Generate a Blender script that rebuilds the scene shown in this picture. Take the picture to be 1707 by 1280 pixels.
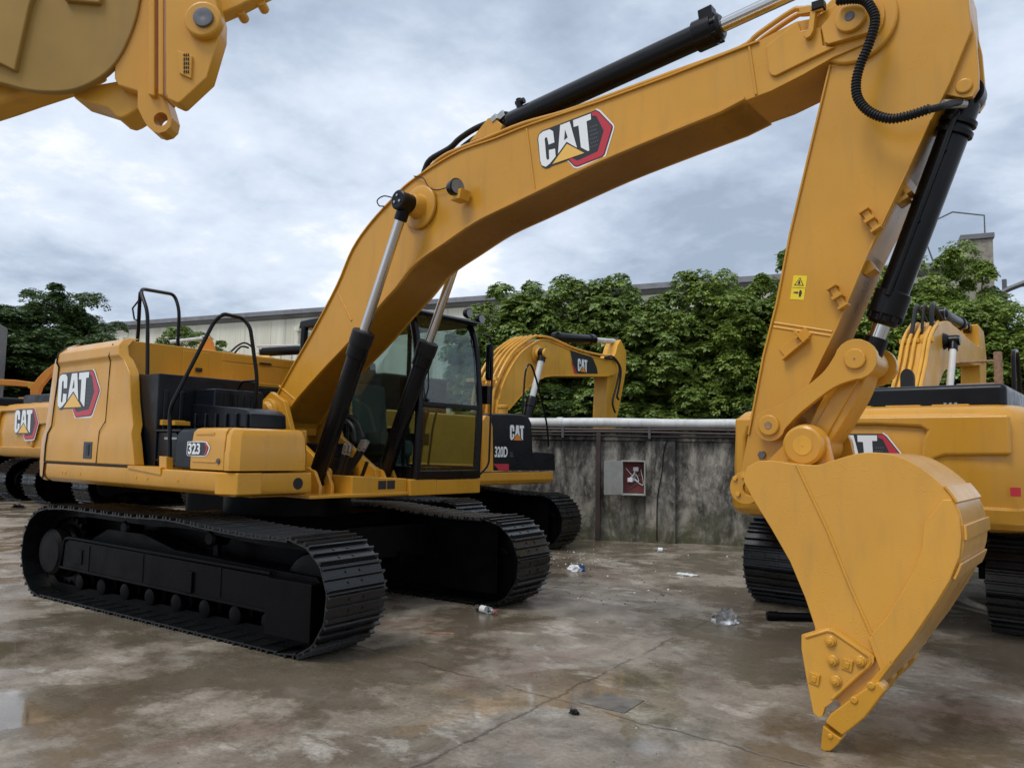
import bpy, bmesh, math, random
from mathutils import Vector, Matrix
import numpy as np
R = math.radians
random.seed(7)
sc = bpy.context.scene
for o in list(bpy.data.objects): bpy.data.objects.remove(o)
COL = sc.collection

# ---------------------------------------------------------------- camera, sky, sun, exposure
PW, PH, FP = 1707, 1280, 1304.5
CAM = Vector((6.356, -5.334, 1.5)); YAW, PITCH, ROLL = 2.170, 0.086, 0.018
def cam_axes():
    cy, sy, cp, sp = math.cos(YAW), math.sin(YAW), math.cos(PITCH), math.sin(PITCH)
    f = Vector((cy*cp, sy*cp, sp)); r = Vector((sy, -cy, 0)); u = r.cross(f)
    r2 = r*math.cos(ROLL) + u*math.sin(ROLL); u2 = -r*math.sin(ROLL) + u*math.cos(ROLL)
    return r2, u2, f
CR, CU, CF = cam_axes()
cd = bpy.data.cameras.new('camera'); cam = bpy.data.objects.new('camera', cd); COL.objects.link(cam)
cd.sensor_width = 36; cd.lens = 36*FP/PW; cd.clip_start = 0.05; cd.clip_end = 1200
cam.matrix_world = Matrix.Translation(CAM) @ Matrix((CR, CU, -CF)).transposed().to_4x4()
sc.camera = cam

SUN_EL, SUN_AZ = 58, -105      # azimuth: direction the light comes from, degrees from +X
w = bpy.data.worlds.new('World'); sc.world = w; w.use_nodes = True
nt = w.node_tree; N = nt.nodes; Lk = nt.links
for n in list(N): N.remove(n)
def wn(t, **k):
    n = N.new(t)
    for a, b in k.items(): setattr(n, a, b)
    return n
out = wn('ShaderNodeOutputWorld'); mix = wn('ShaderNodeMixShader')
bg1 = wn('ShaderNodeBackground'); bg2 = wn('ShaderNodeBackground')
sky = wn('ShaderNodeTexSky', sky_type='NISHITA', sun_disc=False)
sky.sun_elevation = R(SUN_EL); sky.sun_rotation = R(90-SUN_AZ); sky.dust_density = 3
Lk.new(sky.outputs[0], bg1.inputs[0]); bg1.inputs[1].default_value = 0.08
tc = wn('ShaderNodeTexCoord'); sx = wn('ShaderNodeSeparateXYZ'); Lk.new(tc.outputs['Generated'], sx.inputs[0])
def mth(op, a, b=None, c=None):
    m = wn('ShaderNodeMath', operation=op)
    for i, v in enumerate((a, b, c)):
        if v is None: continue
        if isinstance(v, (int, float)): m.inputs[i].default_value = v
        else: Lk.new(v, m.inputs[i])
    return m.outputs[0]
den = mth('ADD', mth('MAXIMUM', sx.outputs[2], 0.0), 0.22)
cb = wn('ShaderNodeCombineXYZ'); Lk.new(mth('DIVIDE', sx.outputs[0], den), cb.inputs[0]); Lk.new(mth('DIVIDE', sx.outputs[1], den), cb.inputs[1])
n1 = wn('ShaderNodeTexNoise'); n1.inputs['Scale'].default_value = .95; n1.inputs['Detail'].default_value = 7; n1.inputs['Roughness'].default_value = .53; n1.inputs['Distortion'].default_value = .25
n2 = wn('ShaderNodeTexNoise'); n2.inputs['Scale'].default_value = 3.6; n2.inputs['Detail'].default_value = 10; n2.inputs['Roughness'].default_value = .6; n2.inputs['Distortion'].default_value = .15
mp = wn('ShaderNodeMapping'); mp.inputs['Location'].default_value = (3.1, 1.7, 0); Lk.new(cb.outputs[0], mp.inputs[0])
Lk.new(mp.outputs[0], n1.inputs[0]); Lk.new(mp.outputs[0], n2.inputs[0])
v = mth('ADD', mth('MULTIPLY', n1.outputs[0], .68), mth('MULTIPLY', n2.outputs[0], .32))
cr = wn('ShaderNodeValToRGB'); Lk.new(v, cr.inputs[0])
e = cr.color_ramp.elements
e[0].position = .38; e[0].color = (.33, .40, .51, 1)
e[1].position = .61; e[1].color = (.93, .95, .98, 1)
for p_, c_ in ((.445, (.45, .53, .65, 1)), (.505, (.60, .68, .80, 1)), (.56, (.70, .77, .88, 1))):
    q = e.new(p_); q.color = c_
Lk.new(cr.outputs[0], bg2.inputs[0]); bg2.inputs[1].default_value = 1.08
mix.inputs[0].default_value = .93
Lk.new(bg1.outputs[0], mix.inputs[1]); Lk.new(bg2.outputs[0], mix.inputs[2]); Lk.new(mix.outputs[0], out.inputs[0])

sl = bpy.data.lights.new('sun', 'SUN'); so = bpy.data.objects.new('sun', sl); COL.objects.link(so)
sl.energy = 1.5; sl.angle = R(22); sl.color = (1, .96, .9)
so.rotation_euler = Vector((math.cos(R(SUN_AZ))*math.cos(R(SUN_EL)), math.sin(R(SUN_AZ))*math.cos(R(SUN_EL)), math.sin(R(SUN_EL)))).to_track_quat('Z', 'Y').to_euler()
vs = sc.view_settings; vs.view_transform = 'Standard'; vs.look = 'None'; vs.exposure = 0.16; vs.gamma = 1; vs.use_curve_mapping = False
sc.render.engine = 'CYCLES'; sc.cycles.max_bounces = 8; sc.cycles.transparent_max_bounces = 12

# ---------------------------------------------------------------- measuring helpers (a pixel of the photo to a point on a real plane)
def ray(x, y): return CF + CR*((x-PW/2)/FP) + CU*((PH/2-y)/FP)
def on_ground(x, y, z=0.0):
    d = ray(x, y); return CAM + d*((z-CAM.z)/d.z)
def side(x, y, lat, yaw=-4, o=(0, 0)):
    """point on the vertical plane parallel to a machine's length, lat metres to its left -> (X, Z) in machine coordinates"""
    a = R(yaw); n = Vector((-math.sin(a), math.cos(a), 0)); d = ray(x, y)
    P0 = Vector((o[0], o[1], 0)) + n*lat
    P = CAM + d*((P0-CAM).dot(n)/d.dot(n)); q = P-P0
    return (q.x*math.cos(a)+q.y*math.sin(a), P.z)
def front(x, y, X, yaw=-4, o=(0, 0)):
    """point on the plane across the machine at X -> (lat, Z)"""
    return side(x, y, -X, yaw+90, o)

# ---------------------------------------------------------------- mesh helpers
def fillet(pts, r, n=4):
    pts = [Vector(p) for p in pts]; o = [pts[0]]
    for i in range(1, len(pts)-1):
        a, b, c = pts[i-1], pts[i], pts[i+1]
        d1, d2 = (a-b), (c-b); rr = min(r, d1.length*.45, d2.length*.45)
        p, q = b+d1.normalized()*rr, b+d2.normalized()*rr
        for k in range(n+1):
            t = k/n; o.append(p*(1-t)**2 + b*2*t*(1-t) + q*t*t)
    o.append(pts[-1]); return o
def spline(pts, n=6, closed=False):
    P = [Vector(p) for p in pts]; m = len(P); o = []
    rng = range(m) if closed else range(m-1)
    for i in rng:
        if closed: a, b, c, d = P[(i-1) % m], P[i], P[(i+1) % m], P[(i+2) % m]
        else: a, b, c, d = P[max(i-1, 0)], P[i], P[i+1], P[min(i+2, m-1)]
        for k in range(n):
            t = k/n
            o.append(.5*((2*b)+(c-a)*t+(2*a-5*b+4*c-d)*t*t+(3*b-a-3*c+d)*t**3))
    if not closed: o.append(P[-1])
    return o
def arc(c, r, a0, a1, n=12): return [(c[0]+r*math.cos(R(a0+(a1-a0)*i/n)), c[1]+r*math.sin(R(a0+(a1-a0)*i/n))) for i in range(n+1)]

class MB:
    def __init__(s): s.v = []; s.f = []; s.m = []; s.cur = 0
    def add(s, vs, fs, M=None):
        b = len(s.v)
        s.v += [(M @ Vector(p)) if M is not None else Vector(p) for p in vs]
        for f in fs: s.f.append([b+i for i in f]); s.m.append(s.cur)
        return s
    def box(s, x0, x1, y0, y1, z0, z1, M=None):
        v = [(x, y, z) for z in (z0, z1) for x, y in ((x0, y0), (x1, y0), (x1, y1), (x0, y1))]
        return s.add(v, [(0, 3, 2, 1), (4, 5, 6, 7), (0, 1, 5, 4), (1, 2, 6, 5), (2, 3, 7, 6), (3, 0, 4, 7)], M)
    def prism(s, poly, y0, y1, ax='y', M=None):
        """poly of 2D points extruded along ax: 'y' -> (X,Z), 'x' -> (Y,Z), 'z' -> (X,Y)"""
        def P(p, t): return (p[0], t, p[1]) if ax == 'y' else ((t, p[0], p[1]) if ax == 'x' else (p[0], p[1], t))
        n = len(poly); v = [P(p, y0) for p in poly]+[P(p, y1) for p in poly]
        return s.add(v, [list(range(n)), list(range(2*n-1, n-1, -1))]+[(i, (i+1) % n, n+(i+1) % n, n+i) for i in range(n)], M)
    def flat(s, poly, fn):
        """a polygon laid on a surface by fn(u, v) -> point"""
        return s.add([fn(*p) for p in poly], [list(range(len(poly)))])
    def ribbon(s, path, t, y0, y1, ax='y'):
        """strip of thickness t along a 2D path, to the left side of it when t > 0"""
        P = [Vector((p[0], p[1])) for p in path]; o = []
        for i in range(len(P)):
            d = (P[min(i+1, len(P)-1)]-P[max(i-1, 0)]).normalized(); o.append(P[i]+Vector((-d.y, d.x))*t)
        for i in range(len(P)-1):
            pass
        n = len(P); V = []
        for y in (y0, y1):
            V += [(p.x, y, p.y) for p in P]+[(p.x, y, p.y) for p in o]
        if ax == 'x': V = [(b, a, c) for a, b, c in V]
        F = []
        for i in range(n-1):
            a, b, c, d = i, i+1, n+i+1, n+i
            F += [(a, b, c, d), (2*n+d, 2*n+c, 2*n+b, 2*n+a), (a, 2*n+a, 2*n+b, b), (d, c, 2*n+c, 2*n+d)]
        F += [(0, n, 3*n, 2*n), (n-1, 3*n-1, 4*n-1, 2*n-1)]
        return s.add(V, F)
    def cyl(s, a, b, r, r2=None, n=24, cap=True):
        a, b = Vector(a), Vector(b); r2 = r if r2 is None else r2
        q = (b-a).to_track_quat('Z', 'Y'); V = []
        for p, rr in ((a, r), (b, r2)):
            V += [p+q @ Vector((rr*math.cos(2*math.pi*i/n), rr*math.sin(2*math.pi*i/n), 0)) for i in range(n)]
        F = [(i, (i+1) % n, n+(i+1) % n, n+i) for i in range(n)]
        if cap: F += [list(range(n-1, -1, -1)), list(range(n, 2*n))]
        return s.add(V, F)
    def turned(s, a, b, prof, n=24):
        """prof: (t along a..b in metres, radius)"""
        a, b = Vector(a), Vector(b); d = (b-a).normalized(); q = d.to_track_quat('Z', 'Y'); V = []; F = []
        for t, rr in prof: V += [a+d*t+q @ Vector((rr*math.cos(2*math.pi*i/n), rr*math.sin(2*math.pi*i/n), 0)) for i in range(n)]
        for k in range(len(prof)-1):
            F += [(k*n+i, k*n+(i+1) % n, (k+1)*n+(i+1) % n, (k+1)*n+i) for i in range(n)]
        F += [list(range(n-1, -1, -1)), list(range((len(prof)-1)*n, len(prof)*n))]
        return s.add(V, F)
    def tube(s, pts, r, n=10, rf=None):
        P = [Vector(p) for p in pts]; V = []; F = []; up = None
        for i, p in enumerate(P):
            d = (P[min(i+1, len(P)-1)]-P[max(i-1, 0)]).normalized()
            if up is None: up = d.orthogonal().normalized()
            up = (up-d*up.dot(d)).normalized(); w_ = d.cross(up); rr = r if rf is None else rf(i)
            V += [p+(up*math.cos(2*math.pi*k/n)+w_*math.sin(2*math.pi*k/n))*rr for k in range(n)]
        for i in range(len(P)-1): F += [(i*n+k, i*n+(k+1) % n, (i+1)*n+(k+1) % n, (i+1)*n+k) for k in range(n)]
        F += [list(range(n-1, -1, -1)), list(range((len(P)-1)*n, len(P)*n))]
        return s.add(V, F)
    def holed(s, outer, c, r, y0, y1, n=32):
        """plate (X,Z) with a round hole; outline must be star-shaped about the hole"""
        P = [Vector(p) for p in outer]; c = Vector(c); ro = []
        angs = sorted(set([2*math.pi*i/n for i in range(n)]+[math.atan2(p.y-c.y, p.x-c.x) % (2*math.pi) for p in P]))
        for a in angs:
            d = Vector((math.cos(a), math.sin(a))); best = 0
            for i in range(len(P)):
                p, q = P[i], P[(i+1) % len(P)]; e_ = q-p; D = d.x*e_.y-d.y*e_.x
                if abs(D) < 1e-12: continue
                w_ = p-c; t = (w_.x*e_.y-w_.y*e_.x)/D; u = (w_.x*d.y-w_.y*d.x)/D
                if t > 0 and -1e-6 <= u <= 1+1e-6: best = max(best, t)
            ro.append(best)
        m = len(angs); V = []
        for y in (y0, y1):
            for rad in ('i', 'o'):
                for a, o_ in zip(angs, ro):
                    k = r if rad == 'i' else o_; V.append((c.x+k*math.cos(a), y, c.y+k*math.sin(a)))
        F = []
        for i in range(m):
            j = (i+1) % m
            F += [(i, j, m+j, m+i), (2*m+i, 3*m+i, 3*m+j, 2*m+j), (i, 2*m+i, 2*m+j, j), (m+i, m+j, 3*m+j, 3*m+i)]
        return s.add(V, F)
    def build(s, name, mat, parent=None, bevel=.006, seg=2, smooth=True, recalc=True, loc=None):
        me = bpy.data.meshes.new(name); me.from_pydata([tuple(p) for p in s.v], [], s.f)
        mats = mat if isinstance(mat, (list, tuple)) else [mat]
        for m in mats: me.materials.append(m)
        me.polygons.foreach_set('material_index', s.m)
        if recalc:
            bm = bmesh.new(); bm.from_mesh(me); bmesh.ops.recalc_face_normals(bm, faces=bm.faces); bm.to_mesh(me); bm.free()
        if smooth: me.polygons.foreach_set('use_smooth', [True]*len(me.polygons))
        o = bpy.data.objects.new(name, me); COL.objects.link(o)
        if parent is not None: o.parent = parent
        if smooth:
            b = o.modifiers.new('edge', 'BEVEL'); b.limit_method = 'ANGLE'; b.angle_limit = R(32)
            b.width = bevel if bevel else .0005; b.segments = seg; b.harden_normals = True; b.use_clamp_overlap = True
        return o
def tag(o, label=None, cat=None, group=None, kind=None):
    if label: o['label'] = label
    if cat: o['category'] = cat
    if group: o['group'] = group
    if kind: o['kind'] = kind
    return o
def thing(name, label, cat, loc=(0, 0, 0), yaw=0, group=None):
    o = bpy.data.objects.new(name, None); COL.objects.link(o); o.location = loc; o.rotation_euler = (0, 0, R(yaw)); o.empty_display_size = .3
    return tag(o, label, cat, group)
def copy_tree(o, parent=None):
    c = o.copy(); COL.objects.link(c)
    if parent is not None: c.parent = parent
    for ch in list(o.children): copy_tree(ch, c)
    return c

# ---------------------------------------------------------------- materials
def mat(name, col, rough=.5, metal=0, spec=.5, coat=0, bump=0, bscale=40, var=0, vscale=3, dirt=0, trans=0, rvar=0):
    m = bpy.data.materials.new(name); m.use_nodes = True; t = m.node_tree; b = t.nodes['Principled BSDF']
    b.inputs['Base Color'].default_value = (*col, 1); b.inputs['Roughness'].default_value = rough; b.inputs['Metallic'].default_value = metal
    b.inputs['Specular IOR Level'].default_value = spec; b.inputs['Coat Weight'].default_value = coat; b.inputs['Coat Roughness'].default_value = .12
    b.inputs['Transmission Weight'].default_value = trans
    g = t.nodes.new('ShaderNodeTexCoord')
    def noise(scale, det=5, src='Object', st=None):
        n = t.nodes.new('ShaderNodeTexNoise'); n.inputs['Scale'].default_value = scale; n.inputs['Detail'].default_value = det
        if st:
            mm = t.nodes.new('ShaderNodeMapping'); mm.inputs['Scale'].default_value = st; t.links.new(g.outputs[src], mm.inputs[0]); t.links.new(mm.outputs[0], n.inputs[0])
        else: t.links.new(g.outputs[src], n.inputs[0])
        return n.outputs[0]
    def rampv(v, a, b_, lo=0, hi=1):
        r_ = t.nodes.new('ShaderNodeMapRange'); t.links.new(v, r_.inputs[0]); r_.inputs[1].default_value = a; r_.inputs[2].default_value = b_; r_.inputs[3].default_value = lo; r_.inputs[4].default_value = hi
        return r_.outputs[0]
    cur = None
    if var:
        mx = t.nodes.new('ShaderNodeMixRGB'); t.links.new(rampv(noise(vscale), .3, .7), mx.inputs[0])
        mx.inputs[1].default_value = (*[c*(1-var) for c in col], 1); mx.inputs[2].default_value = (*[min(1, c*(1+var)) for c in col], 1); cur = mx.outputs[0]
    if dirt:
        mx = t.nodes.new('ShaderNodeMixRGB'); t.links.new(rampv(noise(2.2, 8, st=(6, 6, .7)), .52, .8, 0, dirt), mx.inputs[0])
        if cur: t.links.new(cur, mx.inputs[1])
        else: mx.inputs[1].default_value = (*col, 1)
        mx.inputs[2].default_value = (.16, .12, .075, 1); cur = mx.outputs[0]
    if cur: t.links.new(cur, b.inputs['Base Color'])
    if rvar: t.links.new(rampv(noise(4.5, 6), .3, .7, max(.02, rough-rvar), rough+rvar), b.inputs['Roughness'])
    if bump:
        bp = t.nodes.new('ShaderNodeBump'); bp.inputs['Strength'].default_value = bump; bp.inputs['Distance'].default_value = .01
        t.links.new(noise(bscale, 3), bp.inputs['Height']); t.links.new(bp.outputs[0], b.inputs['Normal'])
    return m
M = {}
YC = (.60, .288, .024)
M['yellow'] = mat('yellow_paint', YC, .33, spec=.42, coat=.22, var=.08, vscale=1.3, dirt=.2, bump=.16, bscale=2.6, rvar=.1)
M['yellow2'] = mat('yellow_paint_old', (.68, .35, .04), .4, spec=.35, coat=.08, var=.1, vscale=2, dirt=.3, rvar=.1)
M['tan'] = mat('dull_tan_shaded', (.34, .205, .05), .5, spec=.25, var=.12, vscale=4, dirt=.3, bump=.15, bscale=5)  # dull tan paint, darkened further in place of shade on the arm end
M['orange'] = mat('orange_paint', (.75, .27, .03), .4, coat=.2, var=.08, dirt=.2)
M['black'] = mat('black_paint', (.0035, .0035, .0042), .3, spec=.24, coat=.05, rvar=.1, bump=.05, bscale=12)
M['navy'] = mat('dark_cover_paint', (.0045, .006, .009), .34, spec=.28, coat=.03, rvar=.12)
M['track'] = mat('track_paint', (.0045, .005, .0052), .30, spec=.5, coat=.1, rvar=.15, bump=.12, bscale=60, var=.3, vscale=8)
M['frameblk'] = mat('undercarriage_paint', (.0022, .0022, .0025), .42, spec=.09, rvar=.15, bump=.15, bscale=30, var=.3, vscale=6)
M['rubber'] = mat('hose_rubber', (.006, .006, .0065), .45, spec=.35)
M['chrome'] = mat('chrome_rod', (.62, .61, .6), .12, metal=1)
M['steel'] = mat('galvanised_fitting', (.42, .42, .41), .35, metal=.9)
M['zinc'] = mat('grey_steel', (.12, .12, .13), .45, metal=.4, var=.2, vscale=20)
M['rust'] = mat('rusty_steel', (.27, .16, .1), .8, var=.35, vscale=25)
M['white'] = mat('white_decal', (.82, .84, .84), .35)
M['blackd'] = mat('black_decal', (.02, .022, .025), .35)
M['greyd'] = mat('grey_decal', (.09, .1, .105), .4)
M['red'] = mat('red_decal', (.52, .03, .05), .35)
M['goldd'] = mat('gold_decal', (.85, .5, .1), .35)
M['labely'] = mat('yellow_warning_decal', (.85, .62, .02), .4)
M['seat'] = mat('grey_seat', (.16, .22, .2), .7)
M['inner'] = mat('cab_plastic', (.02, .022, .022), .6)
M['cream'] = mat('cream_trim', (.55, .53, .4), .6)
M['lens'] = mat('lamp_lens', (.16, .16, .155), .1, spec=.8)
M['pipew'] = mat('white_water_pipe', (.62, .63, .62), .5, var=.15, vscale=4, dirt=.3)
M['pipeb'] = mat('brown_conduit', (.05, .033, .03), .5, var=.3)
M['dark_fill'] = mat('dark_recess', (.01, .01, .012), .7)  # near-black for joints, latches, marks and the painted shade of holes
def glass(name, tint, rough=0):
    m = mat(name, tint, rough, trans=1); m.node_tree.nodes['Principled BSDF'].inputs['IOR'].default_value = 1.5; return m
M['glass'] = glass('cab_glass', (.52, .62, .60)); M['clear'] = glass('clear_plastic', (.85, .88, .88), .12)
# raindrops on the bucket paint
m = M['yellow'].copy(); m.name = 'yellow_paint_wet'; M['wet'] = m; t = m.node_tree; b = t.nodes['Principled BSDF']
tcn = t.nodes.new('ShaderNodeTexCoord'); vo = t.nodes.new('ShaderNodeTexVoronoi'); vo.inputs['Scale'].default_value = 58; t.links.new(tcn.outputs['Object'], vo.inputs[0])
mr = t.nodes.new('ShaderNodeMapRange'); mr.inputs[1].default_value = .26; mr.inputs[2].default_value = .02; t.links.new(vo.outputs['Distance'], mr.inputs[0])
ns = t.nodes.new('ShaderNodeTexNoise'); ns.inputs['Scale'].default_value = 3.5; t.links.new(tcn.outputs['Object'], ns.inputs[0])
mk = t.nodes.new('ShaderNodeMapRange'); mk.inputs[1].default_value = .34; mk.inputs[2].default_value = .55; t.links.new(ns.outputs[0], mk.inputs[0])
ml = t.nodes.new('ShaderNodeMath'); ml.operation = 'MULTIPLY'; t.links.new(mr.outputs[0], ml.inputs[0]); t.links.new(mk.outputs[0], ml.inputs[1])
bp = t.nodes.new('ShaderNodeBump'); bp.inputs['Strength'].default_value = .4; bp.inputs['Distance'].default_value = .004; t.links.new(ml.outputs[0], bp.inputs['Height']); t.links.new(bp.outputs[0], b.inputs['Normal'])

# ---------------------------------------------------------------- ground
def ground_material():
    m = bpy.data.materials.new('wet_concrete'); m.use_nodes = True; t = m.node_tree; b = t.nodes['Principled BSDF']; L = t.links
    g = t.nodes.new('ShaderNodeTexCoord'); P = g.outputs['Object']
    def nz(scale, det=6, rough=.55, st=None, dist=0):
        n = t.nodes.new('ShaderNodeTexNoise'); n.inputs['Scale'].default_value = scale; n.inputs['Detail'].default_value = det; n.inputs['Roughness'].default_value = rough; n.inputs['Distortion'].default_value = dist
        if st:
            mm = t.nodes.new('ShaderNodeMapping'); mm.inputs['Scale'].default_value = st[:3]; mm.inputs['Rotation'].default_value = (0, 0, R(st[3])); L.new(P, mm.inputs[0]); L.new(mm.outputs[0], n.inputs[0])
        else: L.new(P, n.inputs[0])
        return n.outputs[0]
    def mr(v, a, b_, lo=0., hi=1.):
        r_ = t.nodes.new('ShaderNodeMapRange'); L.new(v, r_.inputs[0]); r_.inputs[1].default_value = a; r_.inputs[2].default_value = b_; r_.inputs[3].default_value = lo; r_.inputs[4].default_value = hi; return r_.outputs[0]
    def mm(op, a, b_):
        n = t.nodes.new('ShaderNodeMath'); n.operation = op
        for i, v_ in enumerate((a, b_)):
            if isinstance(v_, (int, float)): n.inputs[i].default_value = v_
            else: L.new(v_, n.inputs[i])
        return n.outputs[0]
    def mixc(f, a, b_):
        n = t.nodes.new('ShaderNodeMixRGB')
        if isinstance(f, float): n.inputs[0].default_value = f
        else: L.new(f, n.inputs[0])
        for i, c in ((1, a), (2, b_)):
            if isinstance(c, tuple): n.inputs[i].default_value = (*c, 1)
            else: L.new(c, n.inputs[i])
        return n.outputs[0]
    big = nz(.60, 10, .62, (1, .8, 1, 25), .3); mid = nz(1.9, 10, .66, (1, .8, 1, 20), .3); fine = nz(38, 8, .7); grit = nz(110, 4, .6); streak = nz(2.4, 10, .7, (.75, 1.4, 1, 34), .3)
    col = mixc(mr(mid, .38, .62), (.20, .160, .115), (.37, .315, .245))
    col = mixc(mr(streak, .53, .62, 0, .75), col, (.58, .53, .45))
    col = mixc(mr(nz(.9, 7, .6, None, .8), .56, .64, 0, .4), col, (.22, .12, .09))
    col = mixc(mr(nz(5, 8, .7), .56, .66, 0, .5), col, (.10, .085, .065))
    wet = mr(mm('ADD', mm('MULTIPLY', big, .75), mm('MULTIPLY', streak, .25)), .475, .53)
    col = mixc(mm('MULTIPLY', wet, .74), col, (.105, .080, .048))
    col = mixc(mr(fine, .42, .7, 0, .5), col, (.075, .064, .052))
    col = mixc(mr(grit, .62, .75, 0, .4), col, (.42, .39, .35))
    # slab joints and cracks
    X = t.nodes.new('ShaderNodeSeparateXYZ'); L.new(P, X.inputs[0]); wob = mm('MULTIPLY', mm('SUBTRACT', nz(3.2, 5), .5), .14); wob2 = mm('MULTIPLY', mm('SUBTRACT', nz(14, 4), .5), .05)
    crk = None
    for (p, q) in (((700, 1275), (1190, 1030)), ((740, 1115), (1290, 1262))):
        a, c = on_ground(*p), on_ground(*q); d = (c-a).normalized(); nn = (-d.y, d.x); k = a.x*nn[0]+a.y*nn[1]
        dist = mm('ABSOLUTE', mm('ADD', mm('ADD', mm('SUBTRACT', mm('ADD', mm('MULTIPLY', X.outputs[0], nn[0]), mm('MULTIPLY', X.outputs[1], nn[1])), k), wob), wob2), 0.)
        ln = mm('MULTIPLY', mr(dist, .003, .018, 1, 0), mr(nz(2.6, 4), .38, .5)); crk = ln if crk is None else mm('MAXIMUM', crk, ln)
    col = mixc(mm('MULTIPLY', crk, .55), col, (.04, .034, .028))
    L.new(col, b.inputs['Base Color'])
    rough = mr(mid, .3, .7, .22, .55)
    rg = t.nodes.new('ShaderNodeMix'); rg.data_type = 'FLOAT'; L.new(wet, rg.inputs[0]); L.new(rough, rg.inputs[2]); rg.inputs[3].default_value = .17
    # standing water
    pud = mr(nz(.42, 5, .5, (1, .7, 1, 10), .8), .60, .63)
    for (px, py, rx, ry) in ((5, 1180, .40, .55), (30, 1090, .25, .2)):
        c = on_ground(px, py)
        dx = mm('DIVIDE', mm('SUBTRACT', X.outputs[0], c.x), rx); dy = mm('DIVIDE', mm('SUBTRACT', X.outputs[1], c.y), ry)
        dd = mm('ADD', mm('ADD', mm('MULTIPLY', dx, dx), mm('MULTIPLY', dy, dy)), mm('MULTIPLY', mm('SUBTRACT', mid, .5), 2.5))
        pud = mm('MAXIMUM', pud, mr(dd, .9, 1.1, 1, 0))
    rg2 = t.nodes.new('ShaderNodeMix'); rg2.data_type = 'FLOAT'; L.new(pud, rg2.inputs[0]); L.new(rg.outputs[0], rg2.inputs[2]); rg2.inputs[3].default_value = .03
    L.new(rg2.outputs[0], b.inputs['Roughness'])
    h = mm('ADD', mm('MULTIPLY', fine, .35), mm('MULTIPLY', mid, .5)); h = mm('SUBTRACT', h, mm('MULTIPLY', crk, .8))
    dry = mm('SUBTRACT', 1.0, mm('MAXIMUM', pud, mm('MULTIPLY', wet, .75)))
    bp = t.nodes.new('ShaderNodeBump'); bp.inputs['Distance'].default_value = .02; L.new(h, bp.inputs['Height']); L.new(mm('ADD', mm('MULTIPLY', dry, .55), .015), bp.inputs['Strength'])
    L.new(bp.outputs[0], b.inputs['Normal']); b.inputs['Specular IOR Level'].default_value = .55
    return m
g = MB(); S_ = 400
nx = 24
for i in range(nx):
    for j in range(nx):
        x0, x1 = -S_+2*S_*i/nx, -S_+2*S_*(i+1)/nx; y0, y1 = -S_+2*S_*j/nx, -S_+2*S_*(j+1)/nx
        g.add([(x0, y0, 0), (x1, y0, 0), (x1, y1, 0), (x0, y1, 0)], [(0, 1, 2, 3)])
tag(g.build('ground', ground_material(), smooth=False, recalc=False), kind='structure')

# ---------------------------------------------------------------- lettering
LG = dict(
 base=[(0.181, 0.113), (0.133, 0.101), (0.086, 0.11), (0.041, 0.148), (0.02, 0.212), (0.0, 0.497), (0.023, 0.544), (0.072, 0.569), (0.803, 0.569), (0.844, 0.535), (0.993, 0.33), (1.0, 0.302), (0.879, 0.036), (0.846, 0.014), (0.517, 0.0), (0.481, 0.02), (0.405, 0.113)],
 white=[(0.804, 0.586), (0.857, 0.548), (1.009, 0.335), (1.018, 0.298), (0.894, 0.021), (0.855, -0.005), (0.517, -0.018), (0.473, 0.005), (0.397, 0.11), (0.45, 0.13), (0.724, 0.355)],
 red=[(0.744, 0.556), (0.802, 0.556), (0.836, 0.528), (0.983, 0.327), (0.985, 0.301), (0.869, 0.045), (0.839, 0.026), (0.518, 0.01), (0.482, 0.033), (0.42, 0.116), (0.458, 0.121), (0.529, 0.068), (0.794, 0.094), (0.886, 0.302), (0.805, 0.496), (0.749, 0.522)],
 C=[(0.016, 0.492), (0.034, 0.533), (0.087, 0.553), (0.182, 0.549), (0.227, 0.51), (0.239, 0.373), (0.157, 0.372), (0.142, 0.458), (0.123, 0.474), (0.106, 0.456), (0.116, 0.223), (0.131, 0.195), (0.155, 0.201), (0.157, 0.308), (0.242, 0.298), (0.245, 0.204), (0.159, 0.143), (0.103, 0.123), (0.049, 0.156), (0.029, 0.216)],
 A=[(0.327, 0.55), (0.457, 0.55), (0.535, 0.215), (0.402, 0.328), (0.278, 0.225)], Ah=[(0.391, 0.475), (0.419, 0.375), (0.372, 0.358)],
 T=[(0.502, 0.549), (0.736, 0.549), (0.736, 0.48), (0.677, 0.478), (0.692, 0.135), (0.672, 0.135), (0.586, 0.204), (0.569, 0.465), (0.506, 0.468)],
 tri=[(0.194, 0.128), (0.404, 0.304), (0.626, 0.128)])
def logo(parent, fn, w_, full=True, name='logo', shear=0.):
    """fn(u, v, h): u along the lettering, v up, h out of the surface (metres)"""
    mb = MB(); mats = [M['white'], M['blackd'], M['red'], M['goldd'], M['greyd']]
    def lay(k, mi, h):
        mb.cur = mi; mb.flat(LG[k], lambda u, v: fn(u*w_+shear*v*w_, v*w_, h))
    if full:
        lay('white', 0, .0030); lay('base', 1, .0045); lay('red', 2, .0060)
        mb.cur = 4
        for i in range(6):
            for j in range(4):
                u = .71+.026*j+(.013 if i % 2 else 0); v_ = .17+.045*i
                if u+abs(v_-.3)*.45 > .85: continue
                hx = [(u+.010*math.cos(R(60*k)), v_+.010*math.sin(R(60*k))) for k in range(6)]
                mb.flat(hx, lambda a, b: fn(a*w_+shear*b*w_, b*w_, .0058))
    lay('C', 0, .0075); lay('A', 0, .0075); lay('Ah', 1, .009); lay('T', 0, .0075); lay('tri', 3, .0075)
    return mb.build(name, mats, parent, smooth=False, recalc=False)
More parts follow.
